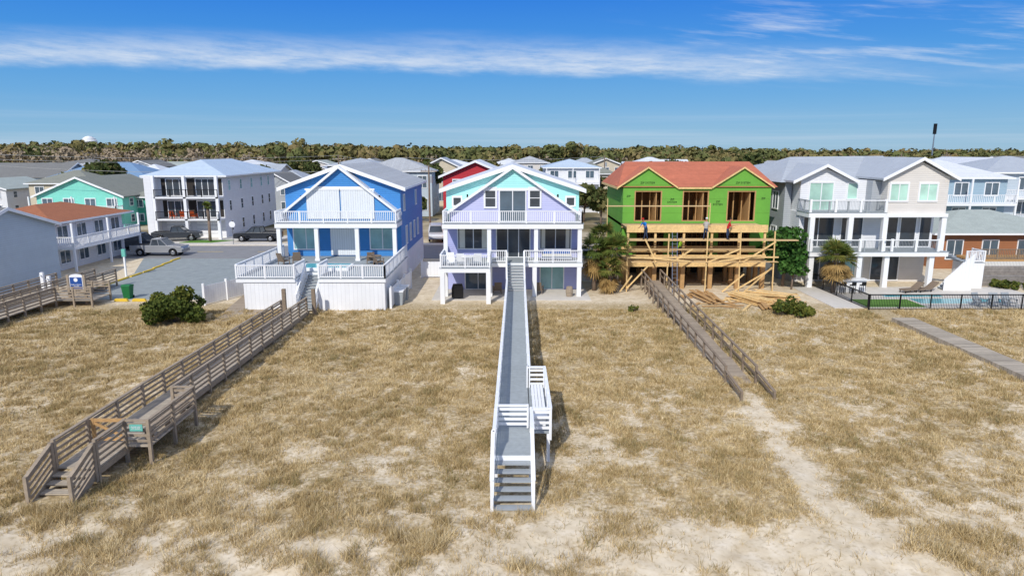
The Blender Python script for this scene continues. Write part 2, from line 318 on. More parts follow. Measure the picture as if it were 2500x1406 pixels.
# purple / mint house
ph=thing('beach_house','mint and lilac three storey beach house with white decks','house',(0.05,53.6,0))
hw=5.45
twin(ph,hw,2.8,5.9,8.45,10.28,17,MINT,LILAC,LILACD,5.1,SAILROOF)
for x in (-1.8,1.8): win(ph,x,2.0,7.05,.8,1.4,g=GLD,cols=1,rows=2,fw=.14)
win(ph,0,2.0,5.92,2.05,2.4,g=GL,cols=2,name='door',fw=.1)
for x in (-4.55,4.75): win(ph,x,2.8,7.1,.62,.62,g=GLD,cols=1,fw=.12)
win(ph,-3.25,2.7,3.55,2.5,1.65,cols=2,g=GLD,cur=.22); win(ph,.05,2.7,2.85,2.7,2.4,cols=3,g=GLD,name='door'); win(ph,3.55,2.7,3.55,2.5,1.65,cols=2,g=GLD,cur=.16)
win(ph,-2.9,2.9,.1,2.1,2.1,cols=2,g=GL,name='door'); win(ph,3.3,2.9,.1,1.9,2.1,cols=2,g=GLT,name='door'); 
for y in (5,8,11,14): win(ph,-hw,y,3.6,.9,1.3,'l')
for y in (5,8,11,14): win(ph,hw,y,3.6,.9,1.3,'r')
d=MB(); d.box(-hw-.1,hw+.1,-.1,2.7,2.45,2.77); d.box(-hw-.12,hw+.12,-.12,2.7,2.77,2.8,1); d.box(-hw-.1,-1.7,-2.6,-.1,2.43,2.75); d.box(-hw-.12,-1.68,-2.62,-.12,2.75,2.79,1); d.mk('deck',[WHITE,GDECKX],ph,label='main deck with projecting corner')
r=MB(); rail(r,(-5.45,-2.55,2.8),(-1.75,-2.55,2.8),.95,.15); rail(r,(-5.45,-2.55,2.8),(-5.45,-.1,2.8)); rail(r,(-1.75,-2.55,2.8),(-1.75,-.3,2.8)); rail(r,(-1.7,-.05,2.8),(-.5,-.05,2.8),.95,.15,1.2); rail(r,(-5.45,-.1,2.8),(-5.45,2.6,2.8)); r.mk('railing',WHITE,ph)
r=MB(); rail(r,(.95,-.05,2.8),(5.45,-.05,2.8),.95,.15); rail(r,(5.45,-.05,2.8),(5.45,2.6,2.8)); r.mk('railing',WHITE,ph)
for x,y in ((-5.35,-2.45),(-1.85,-2.45),(-1.8,.1),(1.75,.1),(5.3,.1),(-5.35,.1)): MB().box(x-.17,x+.17,y-.17,y+.17,0,2.44).mk('column',WHITE,ph)
s=MB(); stairs(s,-.45,.85,-.12,2.8,-2.9,1.05,10,0,1,True); s.mk('stairs',[GDECK,WHITE],ph)
for xa_,xb_ in ((-.5,-.45),(.9,.9)): rail(MB(),(xa_,-.12,2.75),(xb_,-2.95,1.05),.95,.3,1.4,'slat',0,.1).mk('handrail',WHITE,ph)
# grey walkway of purple house
wk=thing('boardwalk','long white railed boardwalk with grey planks over the dune','boardwalk',(0,0,0))
def wx(y): return .03+.26*(y-21)/30
d=MB()
def skew(mb,x0,x1,y0,y1,z0,z1,m=0):
    a,b_=wx(y0),wx(y1); mb.add([(a+x0,y0,z0),(a+x1,y0,z0),(b_+x1,y1,z0),(b_+x0,y1,z0),(a+x0,y0,z1),(a+x1,y0,z1),(b_+x1,y1,z1),(b_+x0,y1,z1)],[(3,2,1,0),(4,5,6,7),(0,1,5,4),(1,2,6,5),(2,3,7,6),(3,0,4,7)],m)
skew(d,-.64,.64,22.3,50.8,1.0,1.05); skew(d,-.68,-.62,22.3,50.8,.78,.998,1); skew(d,.62,.68,22.3,50.8,.78,.998,1); d.box(.7,1.42,24.3,29.3,1.0,1.05); d.box(-.6,.7,22.26,22.3,.8,1.04,1)
for k in range(16):
    y_=22.5+k*1.85; d.box(wx(y_)-.66,wx(y_)-.56,y_,y_+.1,-.4,.98,1); d.box(wx(y_)+.56,wx(y_)+.66,y_,y_+.1,-.4,.98,1)
for y_ in (24.3,26.8,29.2): d.box(1.32,1.44,y_,y_+.12,-.4,.98,1)
d.mk('deck',[GDECK,WHITE],wk)
rail(MB(),(wx(22.3)-.66,22.3,1.05),(wx(50.7)-.66,50.7,1.05),.95,.3,1.85,'slat',0,.1,.2).mk('railing',WHITE,wk)
r=MB(); rail(r,(wx(29.3)+.66,29.3,1.05),(wx(50.7)+.66,50.7,1.05),.95,.3,1.85,'slat',0,.1,.2)
rail(r,(.7,29.3,1.05),(1.45,29.3,1.05),.95,.3,1,'slat',0,.1); rail(r,(1.45,24.3,1.05),(1.45,29.3,1.05),.95,.3,1.7,'slat',0,.1,.3); rail(r,(.72,24.3,1.05),(1.45,24.3,1.05),.95,.3,1,'slat',0,.1); rail(r,(.72,22.35,1.05),(.72,24.3,1.05),.95,.3,1.9,'slat',0,.1,.3)
r.mk('railing',WHITE,wk)
gt=MB(); rail(gt,(-.55,24.6,1.1),(.6,24.6,1.1),.9,.3,1.2,'slat',0,.07); gt.mk('gate',WHITE,wk)
bn=MB()
for k in range(4): bn.box(.82+k*.13,.93+k*.13,24.6,28.6,1.46,1.5)
for y_ in (24.8,26.6,28.3): bn.box(.84,1.3,y_,y_+.08,1.05,1.46)
bn.box(.8,1.36,24.5,25.4,1.5,1.62); bn.mk('bench',WHITE,wk)
s=MB(); stairs(s,-.6,.64,22.28,1.05,20.5,.0,6,0,1); s.mk('stairs',[TRIMG,WHITE],wk)
for x_ in (-.66,.7):
    r=MB(); rail(r,(x_,22.3,1.0),(x_,20.5,0.05),.95,.3,1.8,'none',0,.1,.4); r.beam((x_,22.3,1.5),(x_,20.5,.5),.035,.12); r.mk('handrail',WHITE,wk)
# blue house
bh=thing('beach_house','bright blue beach house with white shutters and raised pool deck','house',(-14.7,56.9,0))
hw=5.0
twin(bh,hw,2.4,5.6,8.4,10.25,17,BLUE,BLUED,BLUE,4.75,GREYROOF,True)
for x in (-1.5,1.45): 
    a=MB(); a.box(x-1.42,x+1.42,1.9,1.99,5.75,8.2); a.box(x-1.5,x+1.5,1.86,1.995,8.2,8.32,1); a.mk('shutter',[SHUT,WHITE],bh)
win(bh,-3.35,2.7,3.05,2.1,1.9,g=GLT); win(bh,3.35,2.7,3.05,2.1,1.9,g=GLT)
MB().box(-1.2,1.2,2.6,2.69,2.5,4.95).mk('shutter',SHUT,bh)
for y in (5.5,8,10.5,13): win(bh,hw,y,3.2,.75,1.5,'r')
for y in (4.5,12): win(bh,hw,y,6.3,.75,1.3,'r')
for y in (6,13): win(bh,hw,y,.7,.9,1.0,'r')
MB().box(hw+.01,hw+.05,2.9,17,0,2.35).mk('wall',WHITEB,bh,label='white ground floor cladding')
a=MB(); a.box(-4.8,-1.0,-8,-7.9,0,2.1); a.box(.5,5.3,-8,-7.9,0,2.1); a.box(-4.9,-4.8,-8,2.6,0,2.1); a.box(5.3,5.4,-8,2.6,0,2.1); a.box(-1.1,-1.0,-7.9,-5.5,0,2.1);a.box(.5,.6,-7.9,-5.5,0,2.1); a.box(-1,.5,-5.6,-5.5,0,2.1); a.mk('wall',WHITEB,bh,label='white board skirt wall around the pool deck')
a=MB(); a.box(-5.4,-1.1,-8.1,-5.5,2.1,2.36);a.box(.6,5.5,-8.1,-5.5,2.1,2.36);a.box(-5.4,5.5,-5.5,2.6,2.1,2.36); a.box(-5.42,-1.08,-8.12,-5.48,2.36,2.4,1);a.box(.58,5.52,-8.12,-5.48,2.36,2.4,1);a.box(-5.42,5.52,-5.48,2.65,2.36,2.4,1); a.mk('deck',[WHITE,GDECKX],bh,label='raised pool deck')
a=MB(); a.box(-1.9,2.0,-4.9,-2.6,2.4,2.62,1);a.box(-1.7,1.8,-4.7,-2.8,2.6,2.64); a.mk('pool',[WATER,WHITE],bh)
r=MB(); rail(r,(-5.35,-8.05,2.4),(-1.15,-8.05,2.4),.95,.15); rail(r,(-5.35,-8.05,2.4),(-5.35,2.5,2.4)); rail(r,(-1.12,-8,2.4),(-1.12,-5.6,2.4)); r.mk('railing',WHITE,bh)
r=MB(); rail(r,(.65,-8.05,2.4),(5.45,-8.05,2.4),.95,.15); rail(r,(5.45,-8.05,2.4),(5.45,2.5,2.4)); rail(r,(.62,-8,2.4),(.62,-5.6,2.4)); r.mk('railing',WHITE,bh)
s=MB(); stairs(s,-.85,.4,-5.5,2.4,-8.7,.35,11,0,1,True); s.mk('stairs',[GDECK,WHITE],bh)
for x_ in (-.92,.47): rail(MB(),(x_,-6.0,2.1),(x_,-8.7,.35),.95,.3,1.4,'slat',0,.1).mk('handrail',WHITE,bh)
# old boardwalk
ow=thing('boardwalk','weathered grey wooden boardwalk with slatted railings over dune','boardwalk',(0,0,0))
xl,xr=-15.95,-14.5
d=MB(); pts=[(22.2,.65),(28,.65),(47.5,.35)]
for (ya,za),(yb,zb) in zip(pts,pts[1:]):
    d.add([(xl,ya,za),(xr,ya,za),(xr,yb,zb),(xl,yb,zb),(xl,ya,za-.06),(xr,ya,za-.06),(xr,yb,zb-.06),(xl,yb,zb-.06)],[(0,1,2,3),(7,6,5,4),(0,4,5,1),(1,5,6,2),(2,6,7,3),(3,7,4,0)])
    for x_ in (xl,xr): d.beam((x_,ya,za-.18),(x_,yb,zb-.18),.06,.22,1)
d.box(xr+.02,-13.6,24,27.7,.59,.65)
d.mk('deck',[WOODK,WOOD],ow)
Z1=dict(h=1.0,step=.3,post=1.75,style='slat',pw=.12,low=.9)
r=MB(); rail(r,(xl,22.2,.65),(xl,28,.65),**Z1);rail(r,(xl,28,.65),(xl,46,.37),**Z1); r.mk('railing',WOOD,ow)
r=MB(); rail(r,(xr,27.7,.65),(xr,47,.36),**Z1);rail(r,(xr,27.7,.65),(-13.6,27.7,.65),**Z1);rail(r,(-13.6,24,.65),(-13.6,27.7,.65),**Z1);rail(r,(xr,24,.65),(-13.6,24,.65),**Z1);rail(r,(xr,22.2,.65),(xr,24,.65),**Z1)
r.mk('railing',WOOD,ow)
s=MB(); stairs(s,xl+.05,xr-.05,22.2,.65,20.8,.05,4,0,1); s.mk('stairs',[WOODK,WOOD],ow)
for x_ in (xl,xr): rail(MB(),(x_,22.05,.58),(x_,20.7,0),1.0,.3,1.5,'slat',0,.115,.4).mk('handrail',WOOD,ow)
gt=MB(); gt.box(xl+.1,xr-.1,24.2,24.27,1.5,1.62);gt.box(xl+.1,xr-.1,24.2,24.27,.75,.87);gt.beam((xl+.1,24.235,1.5),(xr-.1,24.235,.85),.05,.1);gt.box(xl+.09,xl+.2,24.19,24.28,.75,1.63);gt.box(xr-.2,xr-.09,24.19,24.28,.75,1.63); gt.mk('gate',PINED,ow,label='newer orange timber gate')
bn=MB(); bn.box(-14.1,-13.7,24.3,27.4,1.05,1.1)
for y_ in (24.5,25.8,27.1): bn.box(-14.05,-13.75,y_,y_+.1,.65,1.05)
bn.mk('bench',WOOD,ow)
for x_ in (-16.2,-14.1): MB().box(x_-.12,x_+.12,47.3,47.55,0,1.9).mk('post',WOODR,ow)
sg=thing('sign','small teal notice board on the boardwalk railing','sign',(-13.98,23.88,1.4))
MB().box(-.24,.24,-.03,0,-.12,.14).mk('panel',TEALP,sg); text('PLEASE KEEP\nOFF DUNES',.065,(0,-.036,.01),WHITE,sg)
# construction-site walkway
cw=thing('boardwalk','weathered brown boardwalk sinking into the dune sand','boardwalk',(0,0,0))
d=MB(); P=[(56,.9),(46,.45),(37,.12),(33,-.05)]
for (ya,za),(yb,zb) in zip(P,P[1:]): d.add([(10.9,yb,zb),(12.2,yb,zb),(12.3,ya,za),(11.0,ya,za),(10.9,yb,zb-.06),(12.2,yb,zb-.06),(12.3,ya,za-.06),(11.0,ya,za-.06)],[(0,1,2,3),(7,6,5,4),(0,4,5,1),(1,5,6,2),(2,6,7,3),(3,7,4,0)])
d.mk('deck',WOODX,cw)
for x_ in (10.8,12.35):
    r=MB()
    for (ya,za),(yb,zb) in zip(P+[(30.5,-.3)],P[1:]+[(30.5,-.3)]):
        if ya!=yb: rail(r,(x_,yb,zb),(x_,ya,za),.9 if yb>31 else .7,.3,1.8,'none',0,.11,.6); r.beam((x_,yb,zb+.45),(x_,ya,za+.45),.04,.12)
    r.mk('railing',WOODR,cw)
struct(MB().ext([(26.1,26),(27.6,26),(27.6,45.6),(26.1,45.6)],-.1,.27,0,'z').mk('path',PATHW))
# beach-access walkway far left
aw=thing('boardwalk','weathered public beach access ramp with double railings','boardwalk',(0,0,0))
d=MB(); d.box(-36.0,-34.2,40,58,.45,.52); d.box(-34.2,-31.5,50,52.4,.45,.52); d.mk('deck',WOODK,aw)
for pts_ in ([(-36,40),(-36,58)],[(-34.2,40),(-34.2,50),(-31.5,50)],[(-34.2,58),(-34.2,52.4),(-31.5,52.4)],[(-38,56),(-38,46)]):
    r=MB()
    for p_,q_ in zip(pts_,pts_[1:]): rail(r,(*p_,.5),(*q_,.5),**Z1)
    r.mk('railing',WOOD,aw)
# ---------------------------------------------------------------- construction house  origin (15.8,57)
ch=thing('unfinished_house','house under construction with green sheathing and orange roof underlay','house',(15.8,57,0))
x0,x1=-6.1,6.8; ops=[(-5.1,-2.7),(-.9,1.4),(3.0,5.5)]; a=MB(); xx=x0; zs=5.42; zt_=8.08
for o0,o1 in ops: a.box(xx,o0,3,3.1,5.2,8.4); a.box(o0,o1,3,3.1,zt_,8.4); a.box(o0,o1,3,3.1,5.2,zs); xx=o1
a.box(xx,x1,3,3.1,5.2,8.4); a.box(x0,x0+.1,3.1,13,2.2,8.4);a.box(x1-.1,x1,3.1,13,2.2,8.4);a.box(x0+.1,x1-.1,12.9,13,2.2,8.4)
for c,h_ in ((-4.0,2.25),(4.3,2.35)): a.ext([(c-h_,8.4),(c+h_,8.4),(c,10.1)],3,3.1)
for o0,o1 in ((x0,-4.8),(-2.4,-1.2),(1.4,2.4),(5.2,x1)): a.box(o0,o1,3,3.1,2.3,5.2)
a.mk('wall',ZIPG,ch)
for o0,o1 in ops:
    a=MB()
    for z_ in (zs,zt_-.1): a.box(o0,o1,3.02,3.12,z_,z_+.08)
    for k in range(4): x_=o0+.15+(o1-o0-.3)*k/3; a.box(x_-.04,x_+.04,4.0,4.14,5.2,8.2)
    a.box(o0,o0+.1,2.99,3.13,zs,zt_);a.box(o1-.1,o1,2.99,3.13,zs,zt_); a.box(o1-.5,o1-.42,3.2,6,5.2,8.2); a.mk('stud_framing',PINED,ch)
a=MB()
for k in range(30): x_=x0+.3+k*.43; a.box(x_,x_+.04,5.2,5.3,2.3,5.0); 
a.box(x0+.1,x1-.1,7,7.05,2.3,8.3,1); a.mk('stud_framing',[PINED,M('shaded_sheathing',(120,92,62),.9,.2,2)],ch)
MB().box(x0,x1,3.12,13,4.95,5.18).mk('floor',PLY,ch); MB().box(x0,x1,3,13,2.0,2.28).mk('floor',PLY,ch)
r=MB(); ey,eb=2.85,13.5; rp=[(x0-.5,ey,8.4),(x1+.5,ey,8.4),(x1+.5,eb,8.4),(x0-.5,eb,8.4),(x0+.9,8,10.5),(x1-.4,8,10.5)]
r.add(rp,[(0,1,5,4),(1,2,5),(2,3,4,5),(3,0,4),(3,2,1,0)])
for c,h_ in ((-4.0,2.6),(4.3,2.7)): r.add([(c,2.85,10.12),(c-h_,2.85,8.38),(c-h_,4.5,8.55),(c,7.1,10.12),(c+h_,2.85,8.38),(c+h_,4.5,8.55)],[(0,1,2,3),(0,3,5,4)])
r.mk('roof',UNDER,ch,fix=False)
for c,h_ in ((-4.0,2.62),(4.3,2.72)):
    f=MB(); f.ext([(c,10.14),(c+h_,8.41),(c+h_,8.27),(c,10.0),(c-h_,8.27),(c-h_,8.41)],2.78,2.845); f.mk('fascia',PINE,ch)
MB().box(-1.35,1.55,2.78,2.845,8.24,8.38).mk('fascia',PINE,ch); MB().box(x0-.55,x0-.5,2.85,13.5,8.2,8.39).mk('fascia',PINE,ch)
p=MB()
p.box(-6.2,5.6,-.1,.05,4.8,5.42);p.box(-6.2,5.6,2.8,2.98,4.9,5.2);p.box(-6.2,5.6,-.1,.05,1.9,2.42);p.box(-6.2,5.6,1.4,1.5,2.0,2.3);p.box(-6.2,5.6,-.06,.0,3.25,3.4);p.box(-6.2,5.6,-.06,.0,2.75,2.9);p.box(-6.2,5.6,2.5,2.6,3.0,3.3);p.box(-6.2,5.6,1.2,1.26,2.9,3.1)
for k in range(26): x_=-6.1+k*.465; p.box(x_,x_+.05,0.05,2.8,4.98,5.2); p.box(x_,x_+.05,.05,3,2.05,2.28)
p.box(-6.2,5.6,0.06,2.98,5.21,5.25,1); p.box(-6.2,5.6,.06,2.98,2.41,2.45,1); p.mk('porch_frame',[PINE,PLY],ch)
for k,x_ in enumerate((-6.05,-3.75,-1.35,1.0,3.3,5.45)):
    MB().box(x_-.17,x_+.17,-.09,.24,0,1.9).mk('pile',PINED,ch); MB().box(x_-.09,x_+.09,.06,.2,2.45,4.8).mk('post',PINE,ch)
    for y_ in (1.6,3.2,7,11): MB().box(x_-.16,x_+.16,y_,y_+.32,0,2.0).mk('pile',PINED,ch)
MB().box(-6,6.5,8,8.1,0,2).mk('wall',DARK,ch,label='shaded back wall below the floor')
for cx_,cz_,t_ in ((-5.62,7.6,'ZIP'),(-4.0,8.75,'ZIP SYSTEM'),(-1.8,7.2,'ZIP\nSYSTEM'),(2.2,7.0,'ZIP\nSYSTEM'),(4.3,8.75,'ZIP SYSTEM'),(6.15,7.4,'ZIP')):
    text(t_,.25,(cx_,2.985,cz_),BLACK,ch)
sc=thing('scaffold','timber scaffold with plank walkways and diagonal braces','scaffold',(15.8,55.9,0))
for q_ in ((-6.3,7.7,-.3,.2,4.25,4.32),(-7.9,.9,1.6,2.0,6.9,6.97),(-6.3,5.7,-.2,.1,3.5,3.56),(-6.0,6.1,-.5,.0,2.5,2.55),(-6.3,6.0,.3,.7,4.28,4.34)): MB().box(*q_).mk('plank',PLY,sc)
for x_ in (-6.3,-3.0,.2,3.0,5.8): MB().beam((x_,-.35,0),(x_+R.uniform(-.12,.12),-.35,5.0+R.uniform(-.2,.4)),.09).mk('upright',PINE,sc)
for p_,q_ in (((-6.3,-.4,.3),(-4.6,-.4,2.2)),((-5.9,-.45,1.4),(-6.9,-.7,.1)),((-4.9,-.4,4.4),(-3.9,-.4,2.4)),((-1.0,-.4,3.6),(-2.6,-.4,2.5)),((3,-.4,2.4),(5.8,-.4,4.2)),((.3,-.4,2.5),(2.9,-.4,3.6)),((-7.8,1.5,4),(-7.8,1.5,7.6)),((.8,1.5,5.3),(.8,1.5,7.2)),((2.5,-.6,.1),(5.9,.2,1.9)),((3.1,-1.2,.1),(6.0,.2,2.1)),((-5,-.5,2.9),(-1.2,-.5,2.6)),((1.2,-.5,2.6),(4.6,-.5,3.1)),((-6.3,-.42,2.9),(6.1,-.42,2.93)),((1.6,-.5,.05),(3.4,-.3,1.5))): MB().beam(p_,q_,.05,.12).mk('brace',PINE,sc)
ld=thing('ladder','aluminium extension ladder leaning against the scaffold','ladder',(13.4,55.1,0))
a=MB()
for x_ in (-.2,.2): a.beam((x_,0,0),(x_,.9,4.9),.05,.08)
for k in range(15): f_=(k+1)/16; a.beam((-.2,.9*f_,4.9*f_),(.2,.9*f_,4.9*f_),.035)
a.mk('rails_and_rungs',CHROME,ld)
for (lx,ly,rz,n_,lb) in ((18.6,51.6,.5,5,'stack of new lumber boards lying on sand'),(19.6,50.2,-.3,3,'loose pile of short lumber offcuts on sand'),(15.5,52.6,.1,3,'low stack of long timber boards beside piles'),(20.6,53.0,1.1,4,'heap of mixed timber boards near the scaffold')):
    lp=thing('lumber_pile',lb,'lumber',(lx,ly,0),rz); a=MB()
    for k in range(n_*4):
        x_=(k%4)*.32-.6+R.uniform(-.12,.12); z_=.08+(k//4)*.1; a.beam((x_,-1.6+R.uniform(-.6,.6),z_),(x_+R.uniform(-.6,.6),1.6+R.uniform(-.6,.6),z_+R.uniform(0,.1)),.2,.06)
    a.mk('boards',PINE if n_!=3 else PINED,lp)
for k in range(22):
    bd=thing('timber_board','loose timber board lying on building site sand','board',(R.uniform(13.5,22.5),R.uniform(49.4,55),.06),R.uniform(0,3.1),'loose boards on the building site'); l_=R.uniform(.4,1.6); MB().beam((-l_,0,0),(l_,0,.03),R.uniform(.1,.25),.05).mk('plank',R.choice([PINE,PINED,PLY]),bd)
# ---------------------------------------------------------------- grey modern beach house origin (31,57.5)
gh=thing('beach_house','grey and white modern beach house with stacked glass balconies','house',(31,57.5,0))
def W(*a): return MB().box(*a)
W(-6,5.7,2.6,14,0,3.1).mk('wall',BEIGE,gh); W(-6,5.7,1.9,14,3.1,6.3).mk('wall',PALE,gh); W(-5.9,-.2,2.4,14,6.3,9.0).mk('wall',PALE,gh); W(.6,5.7,.4,14,6.3,9.3).mk('wall',BEIGE,gh); W(-.2,.6,1.4,14,6.3,9.0).mk('wall',GREYS,gh); 
W(-6.6,-6,4,20,0,8.8).mk('wall',GREYS,gh,label='grey shingled side wing'); 
a=MB(); a.ext([(-6.3,9.0),(-1.6,9.0),(-3.95,10.1)],2.4,6); a.mk('wall',PALE,gh,label='gable infill'); a=MB(); a.ext([(.5,9.3),(5.8,9.3),(3.15,10.65)],.4,6); a.mk('wall',BEIGE,gh,label='gable infill')
r=MB(); gslab(r,-3.95,2.8,10.35,8.95,1.9,10,.16); gslab(r,3.15,3.2,10.95,9.25,-.0,12,.16); r.add([(-7.2,3.6,8.75),(6.4,3.6,8.9),(6.4,20,8.9),(-7.2,20,8.75),(-4,10,10.9),(5,10,11.0)],[(0,1,5,4),(1,2,5),(2,3,4,5),(3,0,4),(3,2,1,0)]); r.mk('roof',GREYROOFX,gh)
r=MB(); gslab(r,-3.95,2.83,10.38,8.96,1.82,1.898,.26);r.mk('fascia',WHITE,gh); r=MB(); gslab(r,3.15,3.23,10.98,9.26,-.08,-.002,.26); r.mk('fascia',WHITE,gh)
win(gh,-4.1,2.4,6.45,2.0,2.3,g=GLG,cols=2,name='door'); win(gh,-1.4,2.4,7.4,.8,1.3,g=GLG,cols=1)
for x_ in (1.55,4.0): win(gh,x_,.4,7.4,1.4,1.35,g=GLG,cols=2,rows=1,fw=.13)
for x_,w_ in ((-4.3,2.6),(-1.4,1.8),(1.9,1.3),(3.5,1.3),(5.0,.9)): win(gh,x_,1.9,3.3,w_,2.5,g=GLD,cols=2 if w_>1.5 else 1)
for x_,w_ in ((-3.6,2.2),(-.6,1.6),(2.2,2.4)): win(gh,x_,2.6,.2,w_,2.3,g=GLT if x_>-1 and x_<1 else GLD,cols=2,name='door')
for y_ in (6,8.5,11,14): win(gh,-6.6,y_,6.3,1.2,1.5,'l',cols=2); win(gh,-6.6,y_,3.2,1.2,1.4,'l',cols=2)
d=MB(); d.box(-6.1,.4,-.2,2.4,6.0,6.4);d.box(-6.15,.45,-.25,2.4,6.4,6.44,1); d.mk('deck',[WHITE,GDECKX],gh); d=MB(); d.box(-5.9,5.8,-.5,1.9,2.75,3.12);d.box(-5.95,5.85,-.55,1.9,3.12,3.16,1); d.mk('deck',[WHITE,GDECKX],gh); W(.42,5.7,0,1.9,6.02,6.3).mk('soffit',WHITE,gh)
def balrail(pts_,posts,yp,z):
    r=MB()
    for p_,q_ in pts_: rail(r,p_,q_,.95,.5,1.6,'bar',1)
    for x_ in posts: r.box(x_-.09,x_+.09,yp-.09,yp+.09,z-.04,z+1.08,0)
    for k in range(len(posts)-1):
        r.beam((posts[k],yp,z+.98),(posts[k+1],yp,z+.98),.14,.07,0)
    r.mk('railing',[WHITE,TRIMG],gh)
balrail([((-6,-.15,6.44),(.3,-.15,6.44)),((.3,-.15,6.44),(.3,2.3,6.44)),((-6,-.15,6.44),(-6,2.3,6.44))],(-6,-3.9,-1.8,.3),-.15,6.44)
balrail([((-5.85,-.45,3.16),(.2,-.45,3.16)),((1.0,-.45,3.16),(4.9,-.45,3.16))],(-5.85,-3.8,-1.7,.2,1.0,3,4.9),-.45,3.16)
for x_,y_,za,zb in ((-5.75,-.2,3.16,6.0),(-2.5,-.2,3.16,6.0),(.4,-.2,3.16,6.0),(5.5,.1,3.16,6.0),(-5.6,-.3,0,2.75),(-1.5,-.3,0,2.75),(.8,-.3,0,2.75),(4.6,-.3,0,2.75)): W(x_-.2,x_+.2,y_,y_+.4,za,zb).mk('column',WHITE,gh)
s=MB()
s.box(7.3,8.9,-.6,1.1,0,2.2,1); s.box(7.28,8.92,-.62,1.12,2.2,2.26)
for k in range(4): s.box(5.9+k*.35,6.25+k*.35,-.4,.9,2.95-k*.19-.06,2.95-k*.19)
for k in range(11): s.box(5.1+k*.2,5.3+k*.2,-1.6,-.65,.15+k*.19,.21+k*.19)
s.ext([(5.0,0),(7.3,0),(7.3,2.3),(7.1,2.3)],-.64,-.6,1,'y'); s.ext([(5.0,0),(7.3,0),(7.3,3.2),(5.0,1.0)],-1.66,-1.6,1,'y'); s.mk('stairs',[TRIMG,WHITEB],gh)
r=MB(); rail(r,(7.35,-.55,2.26),(8.85,-.55,2.26),.95,.14,1.5); rail(r,(8.85,-.55,2.26),(8.85,1.05,2.26),.95,.14,1.6); r.mk('railing',WHITE,gh)
ct=thing('bar_counter','white outdoor bar counter under the balcony','counter',(27.9,55.2,.06)); W(-1.3,1.3,0,.7,0,1.0).mk('base',WHITEB,ct); W(-1.45,1.45,-.25,.8,1.0,1.06).mk('worktop',WHITE,ct)
def stool(loc):
    t=thing('bar_stool','dark bar stool at the outdoor counter','stool',loc,group='stools along the bar counter'); W(-.18,.18,-.18,.18,.68,.74).mk('seat',BLACK,t)
    for i_ in (-.15,.15):
        for j_ in (-.15,.15): W(i_-.02,i_+.02,j_-.02,j_+.02,0,.68).mk('leg',BLACK,t)
    W(-.18,.18,-.2,-.17,.74,1.0).mk('backrest',BLACK,t); return t
st=stool((27.0,54.6,.06)); copytree(st,(27.8,54.6,.06)); copytree(st,(28.6,54.6,.06))
def lounger(loc,rz):
    t=thing('sun_lounger','grey sun lounger with raised back on pool patio','lounger',loc,rz,'loungers beside the pool'); MB().ext([(-.9,.3),(.3,.3),(1.0,.8),(1.03,.72),(.32,.2),(-.9,.2)],-.33,.33).mk('seat',WICK,t)
    for i_ in (-.8,.3):
        for j_ in (-.28,.28): W(i_-.03,i_+.03,j_-.03,j_+.03,0,.2).mk('leg',BLACK,t)
    return t
lo=lounger((32.9,55.2,.06),.3); copytree(lo,(34.3,55.5,.06),.3)
def armchair(loc,rz,mat,label,grp,seatz=.4):
    t=thing('garden_chair',label,'chair',loc,rz,grp); MB().ext([(-.35,.36),(.25,.3),(.25,.24),(-.35,.3)],-.3,.3,0,'x').mk('seat',mat,t); MB().ext([(.22,.28),(.5,1.0),(.55,.98),(.28,.25)],-.3,.3,0,'x').mk('backrest',mat,t)
    for i_ in (-.34,.3): W(i_,i_+.07,-.38,.35,.55,.6).mk('armrest',mat,t)
    for i_ in (-.33,.31):
        for j_ in (-.33,.26): W(i_,i_+.05,j_,j_+.05,0,.55).mk('leg',mat,t)
    return t
c1=armchair((35.0,49.9,.06),.3,TRIMG,'grey slatted garden chair beside the pool','chairs beside the pool'); copytree(c1,(36.1,49.8,.06),-.2); copytree(c1,(37.2,49.9,.06),.1)
c2=armchair((-18.6,55.0,2.4),2.6,WICK,'wicker armchair with white cushion on deck','chairs on the pool deck'); copytree(c2,(-17.7,55.6,2.4),3.4); copytree(c2,(-10.8,54.6,2.4),2.2); copytree(c2,(-11.6,55.6,2.4),3.3)
c3=armchair((-3.9,52.2,2.8),3.0,WHITE,'white armchair with blue cushion on balcony','chairs on the balcony'); copytree(c3,(-2.7,52.2,2.8),3.3); copytree(c3,(-4.7,51.8,2.8),.2)
c4=armchair((-1.2,54.8,.05),3.3,WICK,'brown wicker chair on shaded patio','chairs on the patio'); copytree(c4,(2.2,54.8,.05),2.9)
tb=thing('garden_table','round white garden table on balcony','table',(-3.4,51.9,2.8)); MB().cyl((0,0,.7),(0,0,.75),.5,.5,16).mk('top',WHITE,tb); MB().cyl((0,0,0),(0,0,.7),.06).mk('leg',WHITE,tb)
tb=thing('garden_table','round dark garden table on deck','table',(-11.2,54.9,2.4)); MB().cyl((0,0,.7),(0,0,.75),.6,.6,16).mk('top',WICK,tb); MB().cyl((0,0,0),(0,0,.7),.06).mk('leg',BLACK,tb)
sf=thing('outdoor_sofa','white outdoor sofa with navy cushions on deck','sofa',(3.6,54.6,2.8)); W(-1.2,1.2,-.3,.4,.15,.42).mk('seat',WHITE,sf); W(-1.2,1.2,.4,.55,.15,.85).mk('backrest',WHITE,sf); W(-1.1,1.1,.28,.4,.45,.8).mk('cushion',NAVY,sf); W(-1.15,1.15,-.28,.27,.42,.5).mk('cushion',SAILC,sf)
gr=thing('barbecue_grill','covered black barbecue grill on patio','grill',(-4.3,52.8,.05)); MB().box(-.45,.45,-.25,.25,.1,.85).ext([(-.45,.85),(.45,.85),(.35,1.15),(-.35,1.15)],-.22,.22).mk('body',BLACK,gr)
